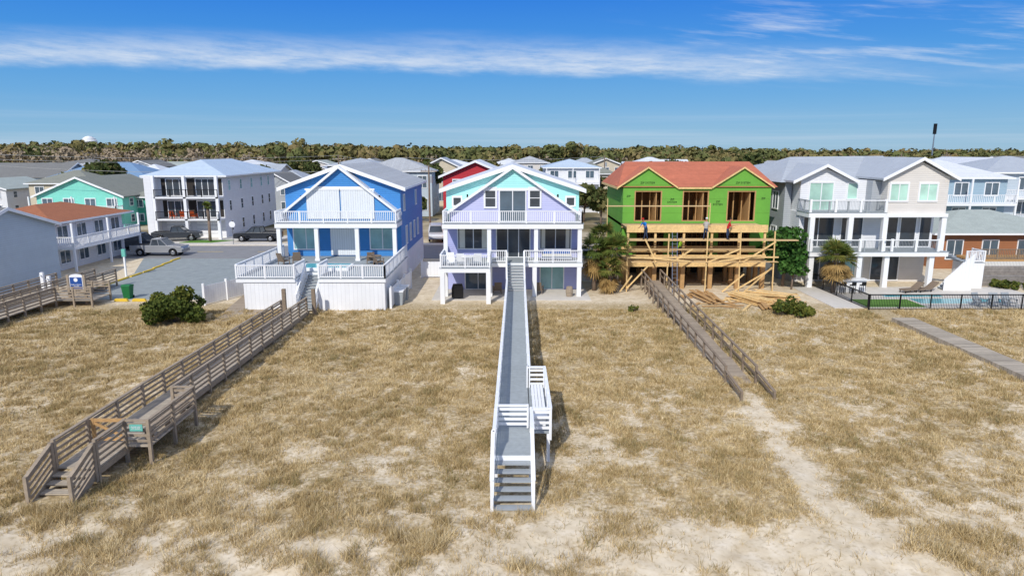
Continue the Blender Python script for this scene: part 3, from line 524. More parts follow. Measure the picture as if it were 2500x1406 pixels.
ba=thing('barrel','brown wooden barrel on patio by column','barrel',(4.6,53.6,.05)); MB().cyl((0,0,0),(0,0,.4),.24,.3,14).cyl((0,0,.4),(0,0,.8),.3,.24,14).mk('body',WOOD,ba)
for p_,q_ in (((26,58.5,0),(26.2,49,0)),((26.3,49,0),(42,49,0))):
    pf=thing('pool_fence','black metal picket fence around the pool patio','fence'); rail(MB(),p_,q_,1.15,.12,2.2,'bar',0,.07).mk('panels',BLACK,pf)
for q_ in ((39.5,60,58.0,58.4,0,.9),(40.5,60,60.5,60.9,0,1.3)):
    rw=thing('retaining_wall','grey stone block retaining wall with planting bed','wall',(0,0,0)); MB().box(*q_).mk('blocks',STONE,rw)
# ---------------------------------------------------------------- generic house
def ghouse(x,y,w,d,h,rise,wall,roof,label,kind='hip',rz=0,floors=2,bal=0,name='house',ov=.5,side=None,wins=True,gl=None,grp=None,base=None,nc=None,trim=None):
    t=thing(name,label,'house',(x,y,0),rz,grp); hw_=w/2; a=MB()
    if kind=='gable': a.ext([(-hw_,0),(hw_,0),(hw_,h),(0,h+rise-.1),(-hw_,h)],0,d)
    elif kind=='side': a.ext([(0,0),(d,0),(d,h),(d/2,h+rise-.1),(0,h)],-hw_,hw_,0,'x')
    else: a.box(-hw_,hw_,0,d,0,h)
    a.mk('wall',wall,t); r=MB(); f=MB()
    if kind=='gable':
        k=rise/hw_; gslab(r,0,hw_+ov,h+rise+.05,h+.05-k*ov,-ov,d+ov,.15); gslab(f,0,hw_+ov+.02,h+rise+.07,h+.06-k*ov,-ov-.06,-ov-.003,.28)
    elif kind=='side':
        k=rise/(d/2)
        pr=[(d/2,h+rise+.05),(d+ov,h+.05-k*ov),(d+ov,h-.1-k*ov),(d/2,h+rise-.1),(-ov,h-.1-k*ov),(-ov,h+.05-k*ov)]
        r.ext(pr,-hw_-ov,hw_+ov,0,'x'); s_=1 if x<0 else -1; xa_,xb_=sorted((s_*(hw_+ov+.003),s_*(hw_+ov+.06)))
        f.ext([(d/2,h+rise+.07),(d+ov,h+.07-k*ov),(d+ov,h-.2-k*ov),(d/2,h+rise-.2),(-ov,h-.2-k*ov),(-ov,h+.07-k*ov)],xa_,xb_,0,'x')
    else:
        q=min(w,d)/2; ra=(-hw_+q,q) ; rb=(hw_-q,d-q)
        if w<d: ra=(0,q);rb=(0,d-q)
        else: ra=(-hw_+q,d/2);rb=(hw_-q,d/2)
        e=ov; V_=[(-hw_-e,-e,h),(hw_+e,-e,h),(hw_+e,d+e,h),(-hw_-e,d+e,h),(ra[0],ra[1],h+rise),(rb[0]+1e-3,rb[1]+1e-3,h+rise)]
        F_=[(0,1,5,4),(1,2,5),(2,3,4,5),(3,0,4)] if w>=d else [(0,1,4),(1,2,5,4),(2,3,5),(3,0,4,5)]
        r.add(V_,F_+[(3,2,1,0)]); f.box(-hw_-e-.04,hw_+e+.04,-e-.04,-e-.003,h-.16,h+.02);f.box(-hw_-e-.04,-hw_-e-.003,-e,d+e,h-.16,h+.02);f.box(hw_+e+.003,hw_+e+.04,-e,d+e,h-.16,h+.02)
    r.mk('roof',roof,t); f.mk('fascia',trim or WHITE,t)
    if wins:
        fh=h/floors; n_=nc or max(2,int(w/3)); sd=side or ('r' if x<0 else 'l')
        for fl in range(floors):
            for i_ in range(n_): win(t,-hw_+w*(i_+.5)/n_,0 if not bal else 0,fl*fh+fh*.28,min(1.5,w/n_*.5),fh*.5,g=gl,cols=2)
            for i_ in range(max(2,int(d/4))):
                yy=d*(i_+.5)/max(2,int(d/4)); win(t,hw_ if sd=='r' else -hw_,yy,fl*fh+fh*.32,.9,fh*.42,sd,cols=1,rows=2,g=gl)
    for b_ in range(bal):
        zf=h/floors*(floors-1-b_); q=MB().box(-hw_,hw_,-2,-.01,zf-.25,zf).mk('deck',WHITE,t)
        rr=MB(); rail(rr,(-hw_+.05,-1.95,zf),(hw_-.05,-1.95,zf),.95,.2,2.4); rail(rr,(-hw_+.05,-1.95,zf),(-hw_+.05,-.1,zf),.95,.2,2);rail(rr,(hw_-.05,-1.95,zf),(hw_-.05,-.1,zf),.95,.2,2); rr.mk('railing',WHITE,t)
        for x_ in (-hw_+.1,0,hw_-.1): W(x_-.09,x_+.09,-1.98,-1.8,0 if b_==bal-1 else zf-h/floors,zf-.25).mk('column',WHITE,t)
        if b_==0:
            for x_ in (-hw_+.1,0,hw_-.1): W(x_-.08,x_+.08,-1.98,-1.82,zf,h-.1).mk('column',WHITE,t)
    return t
ghouse(-50.6,50,18,12,5.1,1.8,GBLUE,DKROOF,'pale grey blue gabled house beside beach access','side',wins=False,ov=.35)
ghouse(-44.0,71,12,8,4.8,1.4,PALE,BRROOF,'white two storey cottage with brown shingle roof and porch','hip',rz=math.pi/2,floors=2,bal=1,side='l',ov=.9)
ghouse(-65.5,104,13,14,4.9,2.7,TEAL,OLROOF,'teal gabled house with olive grey roof','gable',bal=1)
ghouse(-57.5,108,5,10,4.4,1.2,GREENS,OLROOF,'green siding house wing with grey roof','hip')
ghouse(-116,160,22,14,5.6,3.0,SLATE,DKROOF,'slate blue house with white balconies','side',bal=2)
ghouse(-90,150,21,14,5.8,3.2,STEEL,BLROOF,'house with blue standing seam metal roof','hip')
wh=ghouse(-42.9,91,9.4,20,8.3,2.0,PALE,PALEROOF,'white three storey modern house with garage','hip',floors=3,wins=False,ov=.9)
for z_ in (2.75,5.6):
    W(-3.4,4.6,-.02,.0,z_+.1,z_+2.3).mk('recess_shade',DARK,wh); win(wh,-1.4,-.02,z_+.1,2.6,2.1,g=GLD,cols=3,name='door'); win(wh,2.4,-.02,z_+.1,2.4,2.1,g=GLD,cols=3,name='door')  # flat dark sheet on the facade, painted as the shade of the balcony recess
    W(-3.6,4.8,-1.9,-.03,z_-.2,z_).mk('deck',WHITE,wh); rr=MB(); rail(rr,(-3.5,-1.85,z_),(4.7,-1.85,z_),.95,.3,2,'bar'); rr.mk('railing',BLACK,wh)
for x_ in (-3.6,4.6,.4): W(x_-.18,x_+.18,-1.9,-1.55,0,8.3).mk('column',WHITE,wh)
W(-4.7,-3.8,-1.9,0,0,8.3).mk('wall',PALE,wh)
for x_ in (-1.5,2.5): 
    a=MB(); a.box(x_-1.6,x_+1.6,-.08,-.01,.1,2.3)
    for z_ in (.65,1.2,1.75): a.box(x_-1.6,x_+1.6,-.1,-.082,z_,z_+.04,1)
    a.mk('garage_door',[WHITE,TRIMG],wh)
for y_ in (2,6,10,14,17):
    for z_ in (.9,3.6,6.3): win(wh,4.7,y_,z_,.7,1.3,'r',g=GLT if z_>6 else GLD,cols=1,rows=2)
c5=armchair((-44.6,90.0,2.75),3.1,TERRA,'bright orange balcony chair','chairs on the balcony of white house'); copytree(c5,(-43.2,90.0,2.75)); copytree(c5,(-41.9,90,2.75))
ghouse(-69,180,9,9,8,1.2,PALE,SAILROOF,'white house with pale metal roof'); ghouse(-44,128,7,9,5.4,2,GREYS,DKROOF,'small grey house with dark roof','gable')
ghouse(-34,150,12,12,8.4,1.5,GREYS,GREYROOFY,'grey house with seam metal roof','hip',floors=3); ghouse(-17,170,7,9,8,1.2,SLATE,GREYROOF,'slate house with grey roof')
ghouse(-4.5,85,8.0,12,8.6,1.7,RED,SAILROOF,'red house with white roof trim','gable',floors=3)
ghouse(11.3,130,10,12,8.4,1.5,PALE,PALEROOF,'white house with blue grey roof and stacked decks','hip',floors=3,bal=2); ghouse(23,170,9,9,8,1.7,TAN,OLROOF,'beige gabled house with olive roof','gable',floors=3)
ghouse(51.5,79,10.5,13,8.5,2.0,STEEL,SAILROOF,'pale steel blue house with wide white decks','hip',floors=3,bal=2); ghouse(41.2,80,8.5,14,8.9,1.7,BEIGE,SAILROOF,'beige house with pale metal roof','gable',floors=3)
ghouse(64.8,85,13,12,8.9,1.9,GBLUE,GREYROOFX,'blue grey house with metal roof','hip',floors=3,bal=2); ghouse(46,112,12,12,8.2,1.8,GREYS,GREYROOFY,'grey house with seamed roof','hip',floors=3); ghouse(61,118,13,12,8.6,1.8,PALE,SAILROOF,'white house with pale seamed roof','hip',floors=3)
ghouse(77,112,13,12,8.6,1.8,GREYS,SAILROOF,'grey house with pale metal roof','gable',floors=3)
br=ghouse(49,67,14,11,3.6,1.8,ORNG,LTROOF,'low cedar house with pale grey hip roof','hip',floors=1,nc=4,ov=.8)
W(-5,7,-3,-.02,1.2,1.4).mk('deck',PINED,br); rr=MB(); rail(rr,(-5,-2.95,1.4),(7,-2.95,1.4),.95,.16,2); rr.mk('railing',WOODR,br); MB().box(-5,7,-3.0,-2.92,0,1.2).mk('lattice',M('lattice',(224,224,220),.6,.05,2,('XY',.14,.3,.45,0)),br)
for p_,q_ in (((-23.3,50.5,0),(-20.6,56.5,0)),((-20.6,56.6,0),(-20.4,73,0)),((-9.0,49.5,0),(-8.6,57,0)),((-8.3,62,0),(-6.2,62,0)),((6.1,60,0),(8.4,60,0))):
    fw=thing('privacy_fence','white vinyl privacy fence panels with posts','fence'); fm=MB()
    p=Vector(p_);q=Vector(q_); n_=max(1,int((q-p).length/2)); fm.beam(p+Vector((0,0,.8)),q+Vector((0,0,.8)),.05,1.4,1)
    for k in range(n_+1): c=p+(q-p)*k/n_; fm.box(c.x-.08,c.x+.08,c.y-.08,c.y+.08,0,1.7)
    fm.mk('panels',[WHITE,WHITEB],fw)
# filler houses
occ=[(-116,160,12),(-90,150,12),(-65,108,12),(-43,100,12),(-69,180,7),(-44,128,6),(-34,150,8),(-17,170,6),(11,130,7),(23,170,7),(50,82,12),(40,90,10),(66,95,10),(46,112,9),(-4,90,9),(61,120,9),(77,115,9)]
walls=[PALE,GREYS,TAN,BEIGE,SLATE,GBLUE]; roofs=[DKROOF,OLROOF,GREYROOF,LTROOF,SAILROOF,GREYROOFY]; names=['white','grey','tan','beige','slate blue','pale blue']; cnt=0
for k in range(900):
    y_=R.choice([98,122,146,168,188,208,226]); x_=R.uniform(-.8,.8)*y_
    if any(math.hypot(x_-a_,y_-b_)<c_+5.5 for a_,b_,c_ in occ): continue
    if -25<x_<25 and y_<115: continue
    j=R.randrange(6); w_=R.uniform(8,14); ghouse(x_,y_,w_,R.uniform(9,13),R.uniform(4.6,8.0),R.uniform(1.4,2.3),walls[j],R.choice(roofs),names[j]+' house among pines in the neighbourhood',R.choice(['hip','gable','side']),grp='houses across the neighbourhood',floors=2); occ.append((x_,y_,w_*.6)); cnt+=1
    if cnt>=66: break
# ---------------------------------------------------------------- vegetation
def crown(cs,n,size,cols,flat=1.0):
    P=[];S=[];C=[]
    for (c,r) in cs:
        k=int(n*r*r); d_=NR.randn(k,3); d_/=np.linalg.norm(d_,axis=1)[:,None]; rr=r*(.55+.5*NR.rand(k))**.7
        p=np.array(c)+d_*rr[:,None]*np.array([1,1,.75*flat]); P.append(p); S.append(size*(.6+.8*NR.rand(k)))
        b_=NR.randint(0,len(cols)); cc=np.array([lin(cols[(b_+q)%len(cols)]) for q in NR.randint(0,2,k)]); C.append(cc*(.7+.6*NR.rand(k))[:,None])
    return quads(np.concatenate(P),np.concatenate(S),np.concatenate(C))
OL=[(100,104,60),(84,94,50),(120,114,72),(74,86,48)]; PG=[(64,104,46),(80,118,54),(54,88,42)]; YG=[(118,120,54),(98,108,48),(78,92,42)]
def addcloud(name,cs,n,size,cols,par=None):
    V,Q,C=crown(cs,n,size,cols); me=colmesh(name,V,Q,4,C,FOL); o=bpy.data.objects.new(name,me); COL.objects.link(o); o.parent=par; return o
def shrub(x,y,w,h,cols,label,sz=.1):
    t=thing('shrub',label,'shrub',(x,y,0)); cs=[]
    for k in range(24): a=R.uniform(0,6.28);q=R.uniform(0,w*.46); cs.append(((q*math.cos(a),q*math.sin(a)*.7,h*R.uniform(.25,.8)*(1-.8*q/w)),h*R.uniform(.13,.27)))
    addcloud('crown',cs,620,sz,cols,t); s=MB()
    for k in range(5): s.cyl((0,0,-.1),(R.uniform(-w,w)*.25,R.uniform(-.5,.5),h*.5),.05,.02,6)
    s.mk('stem',TRUNK,t)
shrub(-23.0,45.2,4.4,2.9,YG,'dense rounded green shrub at dune edge',.09); shrub(19.9,47.3,3.0,1.8,YG,'low green shrub on the dune',.08); shrub(8.8,48.5,1.2,.6,YG,'tiny green shrub in dry grass',.06)
for x_,y_ in ((42,57),(44,56.6),(47,59.5),(50,59),(53,59.4)): shrub(x_,y_,2.4,1.0,YG,'low green planting in raised bed')
shrub(8.3,60,2,2.2,PG,'green bush beside the white column')
def tree(x,y,h,w,cols,label,name='pine_tree',grp=None,n=60,sz=.35,nb=12):
    t=thing(name,label,'tree',(x,y,0),0,grp); s=MB(); s.cyl((0,0,-.2),(.1,0,h*.45),.03*h,.02*h,8); cs=[]
    for k in range(nb):
        a=k*2.4; q=w*.5*R.uniform(.2,.75); z=h*R.uniform(.5,.88); p=(q*math.cos(a),q*math.sin(a),z); s.cyl((.1,0,h*R.uniform(.3,.45)),p,.012*h,.004*h,5); cs.append((p,w*R.uniform(.16,.25)))
    cs.append(((0,0,h*.88),w*.2)); s.mk('trunk',TRUNK,t,True); addcloud('crown',cs,n,sz,cols,t); return t
tree(23.4,58.0,5.2,4.2,PG,'dark green tree beside scaffolding','tree',None,220,.13,20); tree(23.6,56.6,3.0,2.6,PG,'small green tree beside scaffolding','tree',None,220,.12,14); tree(48.5,140,11.2,8,OL,'large dark evergreen behind the orange roof','tree')
bases=[tree(-53,118,8,7,OL,'olive green pine between houses',grp='pines between the houses'),tree(30,150,9,8,OL,'dark pine tree between houses',grp='pines between the houses'),tree(-25,128,7,6,OL,'low spreading olive pine tree',grp='pines between the houses')]
for k in range(170):
    y_=R.uniform(105,235); x_=R.uniform(-.82,.82)*y_
    if any(math.hypot(x_-a_,y_-b_)<c_+1 for a_,b_,c_ in occ): continue
    s_=R.uniform(.7,1.1); copytree(bases[k%3],(x_,y_,0),R.uniform(0,6),sc=(s_,s_,s_))
def palm(x,y,h,label,skirt=True,fr=46,L_=1.5,grp=None):
    t=thing('palm_tree',label,'palm tree',(x,y,0),R.uniform(0,3),grp); s=MB(); s.cyl((0,0,-.1),(.05,0,h*.6),.2,.16,10); s.cyl((.05,0,h*.6),(0,0,h),.16,.2,10); s.mk('trunk',TRUNK,t,True)
    V=[];C=[];Q=[]
    for k in range(fr):
        a=R.uniform(0,6.28); dead=skirt and k<fr*.42; el=R.uniform(-1.4,-.5) if dead else R.uniform(-.5,1.3); ln=L_*R.uniform(.75,1.1); base=Vector((0,0,h-(R.uniform(.3,1.1) if dead else 0)))
        d_=Vector((math.cos(a)*math.cos(el),math.sin(a)*math.cos(el),math.sin(el))); c_=base+d_*ln*.42; side=Vector((-math.sin(a),math.cos(a),0)); upv=side.cross(d_)
        col=np.array(lin((182,152,98) if dead else R.choice([(108,122,56),(138,136,68),(86,104,50)])))
        for j in range(12):
            th=(j-5.5)/5.5*1.45; dd=(d_*math.cos(th)+side*math.sin(th)); tip=c_+dd*ln*.62+Vector((0,0,-.22*ln*R.random()))
            pr=dd.cross(upv).normalized()*.05; mid=c_+dd*ln*.3; o=len(V); V+=[c_,mid+pr,tip,mid-pr]; Q.append((o,o+1,o+2,o+3)); C+=[col*R.uniform(.7,1.25)]*4
        o=len(V); V+=[base-side*.025,base+side*.025,c_+side*.02,c_-side*.02]; Q.append((o,o+1,o+2,o+3)); C+=[col]*4
    me=colmesh('crown',np.array([list(v) for v in V]),np.array(Q),4,np.array(C),FOL); o=bpy.data.objects.new('crown',me); COL.objects.link(o); o.parent=t
palm(6.9,56.2,3.5,'bushy palm with dead frond skirt beside the lilac house',fr=80,L_=1.6); palm(8.5,55.6,3.7,'tall shaggy palm beside the new timber frame',fr=80,L_=1.55); palm(7.7,57.6,4.5,'green palm behind shaggy palms',fr=60,L_=1.5); palm(8.0,54.9,2.1,'short palm with drooping dry fronds',fr=50,L_=1.3)
palm(26.4,55.0,3.3,'palm tree in front of grey beach house',fr=70,L_=1.6); palm(27.4,55.9,2.8,'shorter palm beside the bar counter',fr=60,L_=1.4)
palm(-38.6,86.8,4.6,'slim palm by the driveway',False,24,.8); palm(-53,86,4.2,'small palm tree by the street',False,26,.9); palm(-56,75,3.4,'palm tree by the cottage',False,26,1.2); palm(-19.5,160,9,'palm behind blue house',False,26,1.2); palm(58,72,4,'palm beside cedar house',False,40,1.5)
# far wood
P=[];S=[];C=[];D=[]
for k in range(6000):
    y_=R.uniform(236,560); x_=R.uniform(-.95,.95)*y_; q=x_/y_
    bare=(q<-.35 and y_<330 and R.random()<.7) or R.random()<.15
    top=10.9+(y_-235)*.006+(-q)*3.2+R.gauss(0,1.1)+2.4*float(fbm(np.array([x_]),np.array([y_]),45,5,2)[0]-.5)*2
    if bare: top-=2.5
    r=R.uniform(2.0,5.0); n_=60 if y_<330 else 26; d_=NR.randn(n_,3); d_/=np.linalg.norm(d_,axis=1)[:,None]; rr=r*(.8+.2*NR.rand(n_))
    P.append(np.array([x_,y_,top-r*.75])+d_*rr[:,None]*np.array([1,1,.7])); S.append((.4+.4*NR.rand(n_))*(1 if not bare else .65)*(1 if y_<330 else 1.4)); D.append(d_)
    base=lin(R.choice([(146,132,112),(156,140,118)])) if bare else lin(R.choice([(110,108,66),(98,102,60),(120,112,70),(128,114,76),(92,98,58)]))
    C.append(np.array(base)*(.9+.2*NR.rand(n_))[:,None])
V,Q,C_=quads(np.concatenate(P),np.concatenate(S),np.concatenate(C),np.concatenate(D)); wm=colmesh('woodland',V,Q,4,C_,FOLF); wo=bpy.data.objects.new('woodland',wm); COL.objects.link(wo); wo['kind']='stuff'; wo['label']='far olive and brown maritime woodland canopy'; wo['category']='woodland'
struct(MB().box(-900,900,262,900,-1,8.2).mk('hill',M('forest_floor',(104,98,66),.95,.25,.2)))
# ---------------------------------------------------------------- vehicles
def paint(name,c): return M(name,c,.25,.03,1,spec=.6,metal=.3)
LAMP=M('lamp_lens',(230,230,225),.2,.02); REDL=M('tail_lens',(150,20,20),.3,.02)
def vehicle(loc,rz,mat,label,kind='pickup',grp=None):
    t=thing('parked_car' if kind!='pickup' else 'pickup_truck',label,'car' if kind!='pickup' else 'truck',loc,rz,grp); L2=2.9
    def arch(cx): return [(cx+.5*math.cos(a),.42+.5*math.sin(a)) for a in [math.pi-i_*math.pi/6 for i_ in range(7)]]
    a=MB()
    pr=[(-L2,.45)]+arch(-1.8)+arch(1.85)+[(L2-.05,.45),(L2,.8),(L2-.1,1.08),(1.2,1.2)]+([(-.6,1.2),(-.62,1.22),(-L2,1.2)] if kind=='pickup' else [(-L2+.1,1.15)])
    a.ext(pr,-.95,.95)
    o=a.mk('body',mat,t); bv=o.modifiers.new('b','BEVEL'); bv.width=.05; bv.segments=2
    if kind=='pickup': cab=[(-.6,1.2),(1.25,1.2),(.55,1.82),(-.45,1.85)]; W(-L2+.1,-.7,-.8,.8,1.19,1.225).mk('bed',RUB,t)
    else: cab=[(-2.7,1.15),(1.5,1.15),(.8,1.9),(-2.4,1.95)]
    c=MB(); n_=len(cab); vs=[]
    for s_ in (-1,1):
        for (px_,pz_) in cab: vs.append((px_,s_*(.9 if pz_<1.5 else .72),pz_))
    c.add(vs,[tuple(range(n_)),tuple(range(2*n_-1,n_-1,-1))]+[((i_+1)%n_,i_,n_+i_,n_+(i_+1)%n_) for i_ in range(n_)]); c.mk('cabin',GLD,t)
    c=MB(); zt=max(p_[1] for p_ in cab); xa=cab[3][0];xb=cab[2][0]; c.box(xa-.02,xb+.02,-.74,.74,zt-.03,zt+.05)
    for s_ in (-1,1):
        c.beam((cab[1][0],s_*.91,cab[1][1]),(cab[2][0],s_*.74,cab[2][1]),.07,.07); c.beam((cab[0][0],s_*.91,cab[0][1]),(cab[3][0],s_*.74,cab[3][1]),.07,.1); c.beam((.35,s_*.91,1.2),(.15,s_*.74,zt),.05,.08)
    c.mk('roof',mat,t)
    for x_ in (-1.8,1.85):
        for s_ in (-1,1):
            w_=MB().cyl((x_,s_*.7,.4),(x_,s_*.96,.4),.4,.4,18).mk('wheel',RUB,t); MB().cyl((x_,s_*.965,.4),(x_,s_*.98,.4),.23,.2,10).mk('rim',CHROME,w_)
    for s_ in (-1,1): W(L2-.1,L2+.01,s_*.75-.15,s_*.75+.15,.75,.93).mk('headlight',LAMP,t); W(-L2-.01,-L2+.05,s_*.82-.1,s_*.82+.1,.8,1.1).mk('tail_light',REDL,t)
    W(L2-.02,L2+.06,-.85,.85,.45,.6).mk('bumper',CHROME,t)
    return t
vehicle((-39.4,75.8,.03),0,paint('silver_paint',(160,162,166)),'silver grey pickup truck parked by cottage'); vehicle((-43.2,87.8,.1),.2,paint('charcoal_paint',(72,76,82)),'charcoal pickup truck on concrete driveway'); vehicle((-32.6,87.4,.1),math.pi,paint('black_paint',(52,56,62)),'dark pickup truck parked on driveway'); vehicle((-44.2,80.2,.03),.0,paint('dark_grey_paint',(66,70,76)),'dark grey car parked along the street','van')
vehicle((-9.9,88.5,.1),-1.45,paint('van_white',(225,226,228)),'white van parked beyond the houses','van')
# ---------------------------------------------------------------- signs, bins, poles
sg=thing('sign','blue and white public beach access sign between wooden posts','sign',(-33,50.8,0))
for x_ in (-.62,.62): W(x_-.08,x_+.08,-.09,.09,0,2.3).mk('post',WOOD,sg)
a=MB(); pts_=[(-.5,1.15),(.5,1.15),(.5,2.2)]+[(.5*math.cos(t_),2.2+.16*math.sin(t_)) for t_ in [math.pi*k/8 for k in range(1,8)]]+[(-.5,2.2)]; a.ext(pts_,-.05,.05); a.mk('panel',WHITE,sg); W(-.45,.45,-.07,-.052,1.2,2.12).mk('panel',SIGNB,sg); MB().cyl((0,-.07,1.93),(0,-.08,1.93),.15,.15,16).mk('emblem',WHITE,sg); text('PUBLIC BEACH\nACCESS',.12,(0,-.076,1.5),WHITE,sg)
bi=thing('wheelie_bin','green wheeled rubbish bin by parking lot','bin',(-30.4,52.9,.03)); MB().add([(-.24,-.24,0),(.24,-.24,0),(.24,.24,0),(-.24,.24,0),(-.32,-.34,1.0),(.32,-.34,1.0),(.32,.34,1.0),(-.32,.34,1.0)],[(3,2,1,0),(4,5,6,7),(0,1,5,4),(1,2,6,5),(2,3,7,6),(3,0,4,7)]).mk('body',BIN,bi); MB().ext([(-.37,1.0),(.37,1.0),(.3,1.1),(-.2,1.14)],-.34,.34,0,'x').mk('lid',BIN,bi)
for x_ in (-.25,.25): MB().cyl((x_-.03,.3,.12),(x_+.03,.3,.12),.12,.12,12).mk('wheel',RUB,bi)
b1=thing('wheelie_bin','pale grey wheeled rubbish bin by white fence','bin',(-8.6,50.9,.0),group='bins beside the blue house'); MB().ext([(-.27,0),(.27,0),(.34,1.0),(-.34,1.0)],-.33,.33).mk('body',TRIMG,b1); W(-.36,.36,-.36,.36,1.0,1.1).mk('lid',WHITE,b1); copytree(b1,(-8.6,51.8,0)); copytree(b1,(-8.5,52.8,0))
def kerb(x,y,lx,ly,h=.2):
    kb=thing('parking_stop','yellow painted concrete parking stop at lot edge','parking stop',(x,y,.03),group='yellow parking stops'); MB().ext([(-lx,0),(lx,0),(lx*.8,h),(-lx*.8,h)],-ly,ly).mk('block',YEL,kb)
for k in range(8): kerb(-35.3-.25*max(0,k-4),56.2+k*2.3,.11,.95,.13)
kerb(-30.4,51.9,.55,.1,.2); kerb(-29.0,51.9,.55,.1,.2)
lp=thing('information_post','white post with blue panel beside the cottage','post',(-35.9,62.5,0)); W(-.07,.07,-.07,.07,0,1.9).mk('post',WHITE,lp); W(-.16,.16,-.1,.1,1.9,2.6).mk('panel',TEALP,lp)
for x_,h_ in ((-37.5,2.0),(-37.0,1.7)): sh=thing('shower_post','white outdoor shower post by beach ramp','shower',(x_,53.6,0)); MB().box(-.12,.12,-.1,.1,0,h_).box(-.04,.04,-.3,-.1,h_-.25,h_-.18).mk('post',WHITE,sh)
ss=thing('street_sign','round white traffic sign seen from behind','sign',(-34.5,84,0)); MB().cyl((0,0,0),(0,0,2.3),.04).mk('pole',CHROME,ss); MB().cyl((0,-.02,2.6),(0,.02,2.6),.4,.4,8).mk('plate',WHITE,ss)
def pole(x,y,h,grp='utility poles along the street'):
    t=thing('utility_pole','wooden utility pole with crossarm and insulators','utility pole',(x,y,0),0,grp); MB().cyl((0,0,0),(0,0,h),.16,.1,8).mk('pole',TRUNK,t); W(-1.1,1.1,-.06,.06,h-.9,h-.78).mk('crossarm',WOOD,t)
    for k in (-1,-.4,.4,1): MB().cyl((k,0,h-.78),(k,0,h-.6),.05).mk('insulator',CHROME,t)
    MB().cyl((.3,0,h-2.4),(.3,0,h-1.5),.2).mk('transformer',TRIMG,t)
for x_,y_,h_ in ((-11.3,94,9.6),(-20,132,10.4),(-33,132,10.8),(-75,100,11.0),(20,150,10.5),(62,150,11),(84,150,11),(-25,100,9),(100,160,11.2),(-57,128,10.6)): pole(x_,y_,h_)
CAB=M('cable_grey',(170,170,166),.5)
for pa,pb in (((-75,100,11),(-33,132,10.6)),((-75,100,10.3),(-33,132,9.9)),((-110,70,11),(-75,100,11)),((-110,70,10.4),(-75,100,10.3)),((-33,132,10.6),(-20,132,10.2)),((-25,100,8.9),(-11.3,94,9.4)),((-20,132,10.2),(20,150,10.3)),((-75,100,9.4),(-25,100,8.6))):
    wr=thing('overhead_wire','thin sagging overhead power line between poles','wire',group='overhead wires'); a=MB()
    p=Vector(pa);q=Vector(pb);pr=p
    for k in range(1,9): f_=k/8; c=p+(q-p)*f_-Vector((0,0,2.4*f_*(1-f_))); a.cyl(pr,c,.025,.025,4); pr=c
    a.mk('cable',CAB,wr)
fp=thing('floodlight_mast','tall sports floodlight mast above the treeline','mast',(157,260,0)); MB().cyl((0,0,0),(0,0,17.5),.35,.2,8).mk('pole',CHROME,fp); MB().box(-.45,.45,-.4,.4,17.5,21.3).mk('lamp_array',BLACK,fp)
wt=thing('water_tower','white domed water tower above the woods','water tower',(-545,900,0)); a=MB(); a.cyl((0,0,0),(0,0,14),3,3,16)
for k in range(8): t0=-1.2+k*2.77/8; t1=-1.2+(k+1)*2.77/8; a.cyl((0,0,20.5+9.5*math.sin(t0)),(0,0,20.5+9.5*math.sin(t1)),9.8*math.cos(t0),max(.05,9.8*math.cos(t1)),24)
a.mk('tank',WHITE,wt,True)
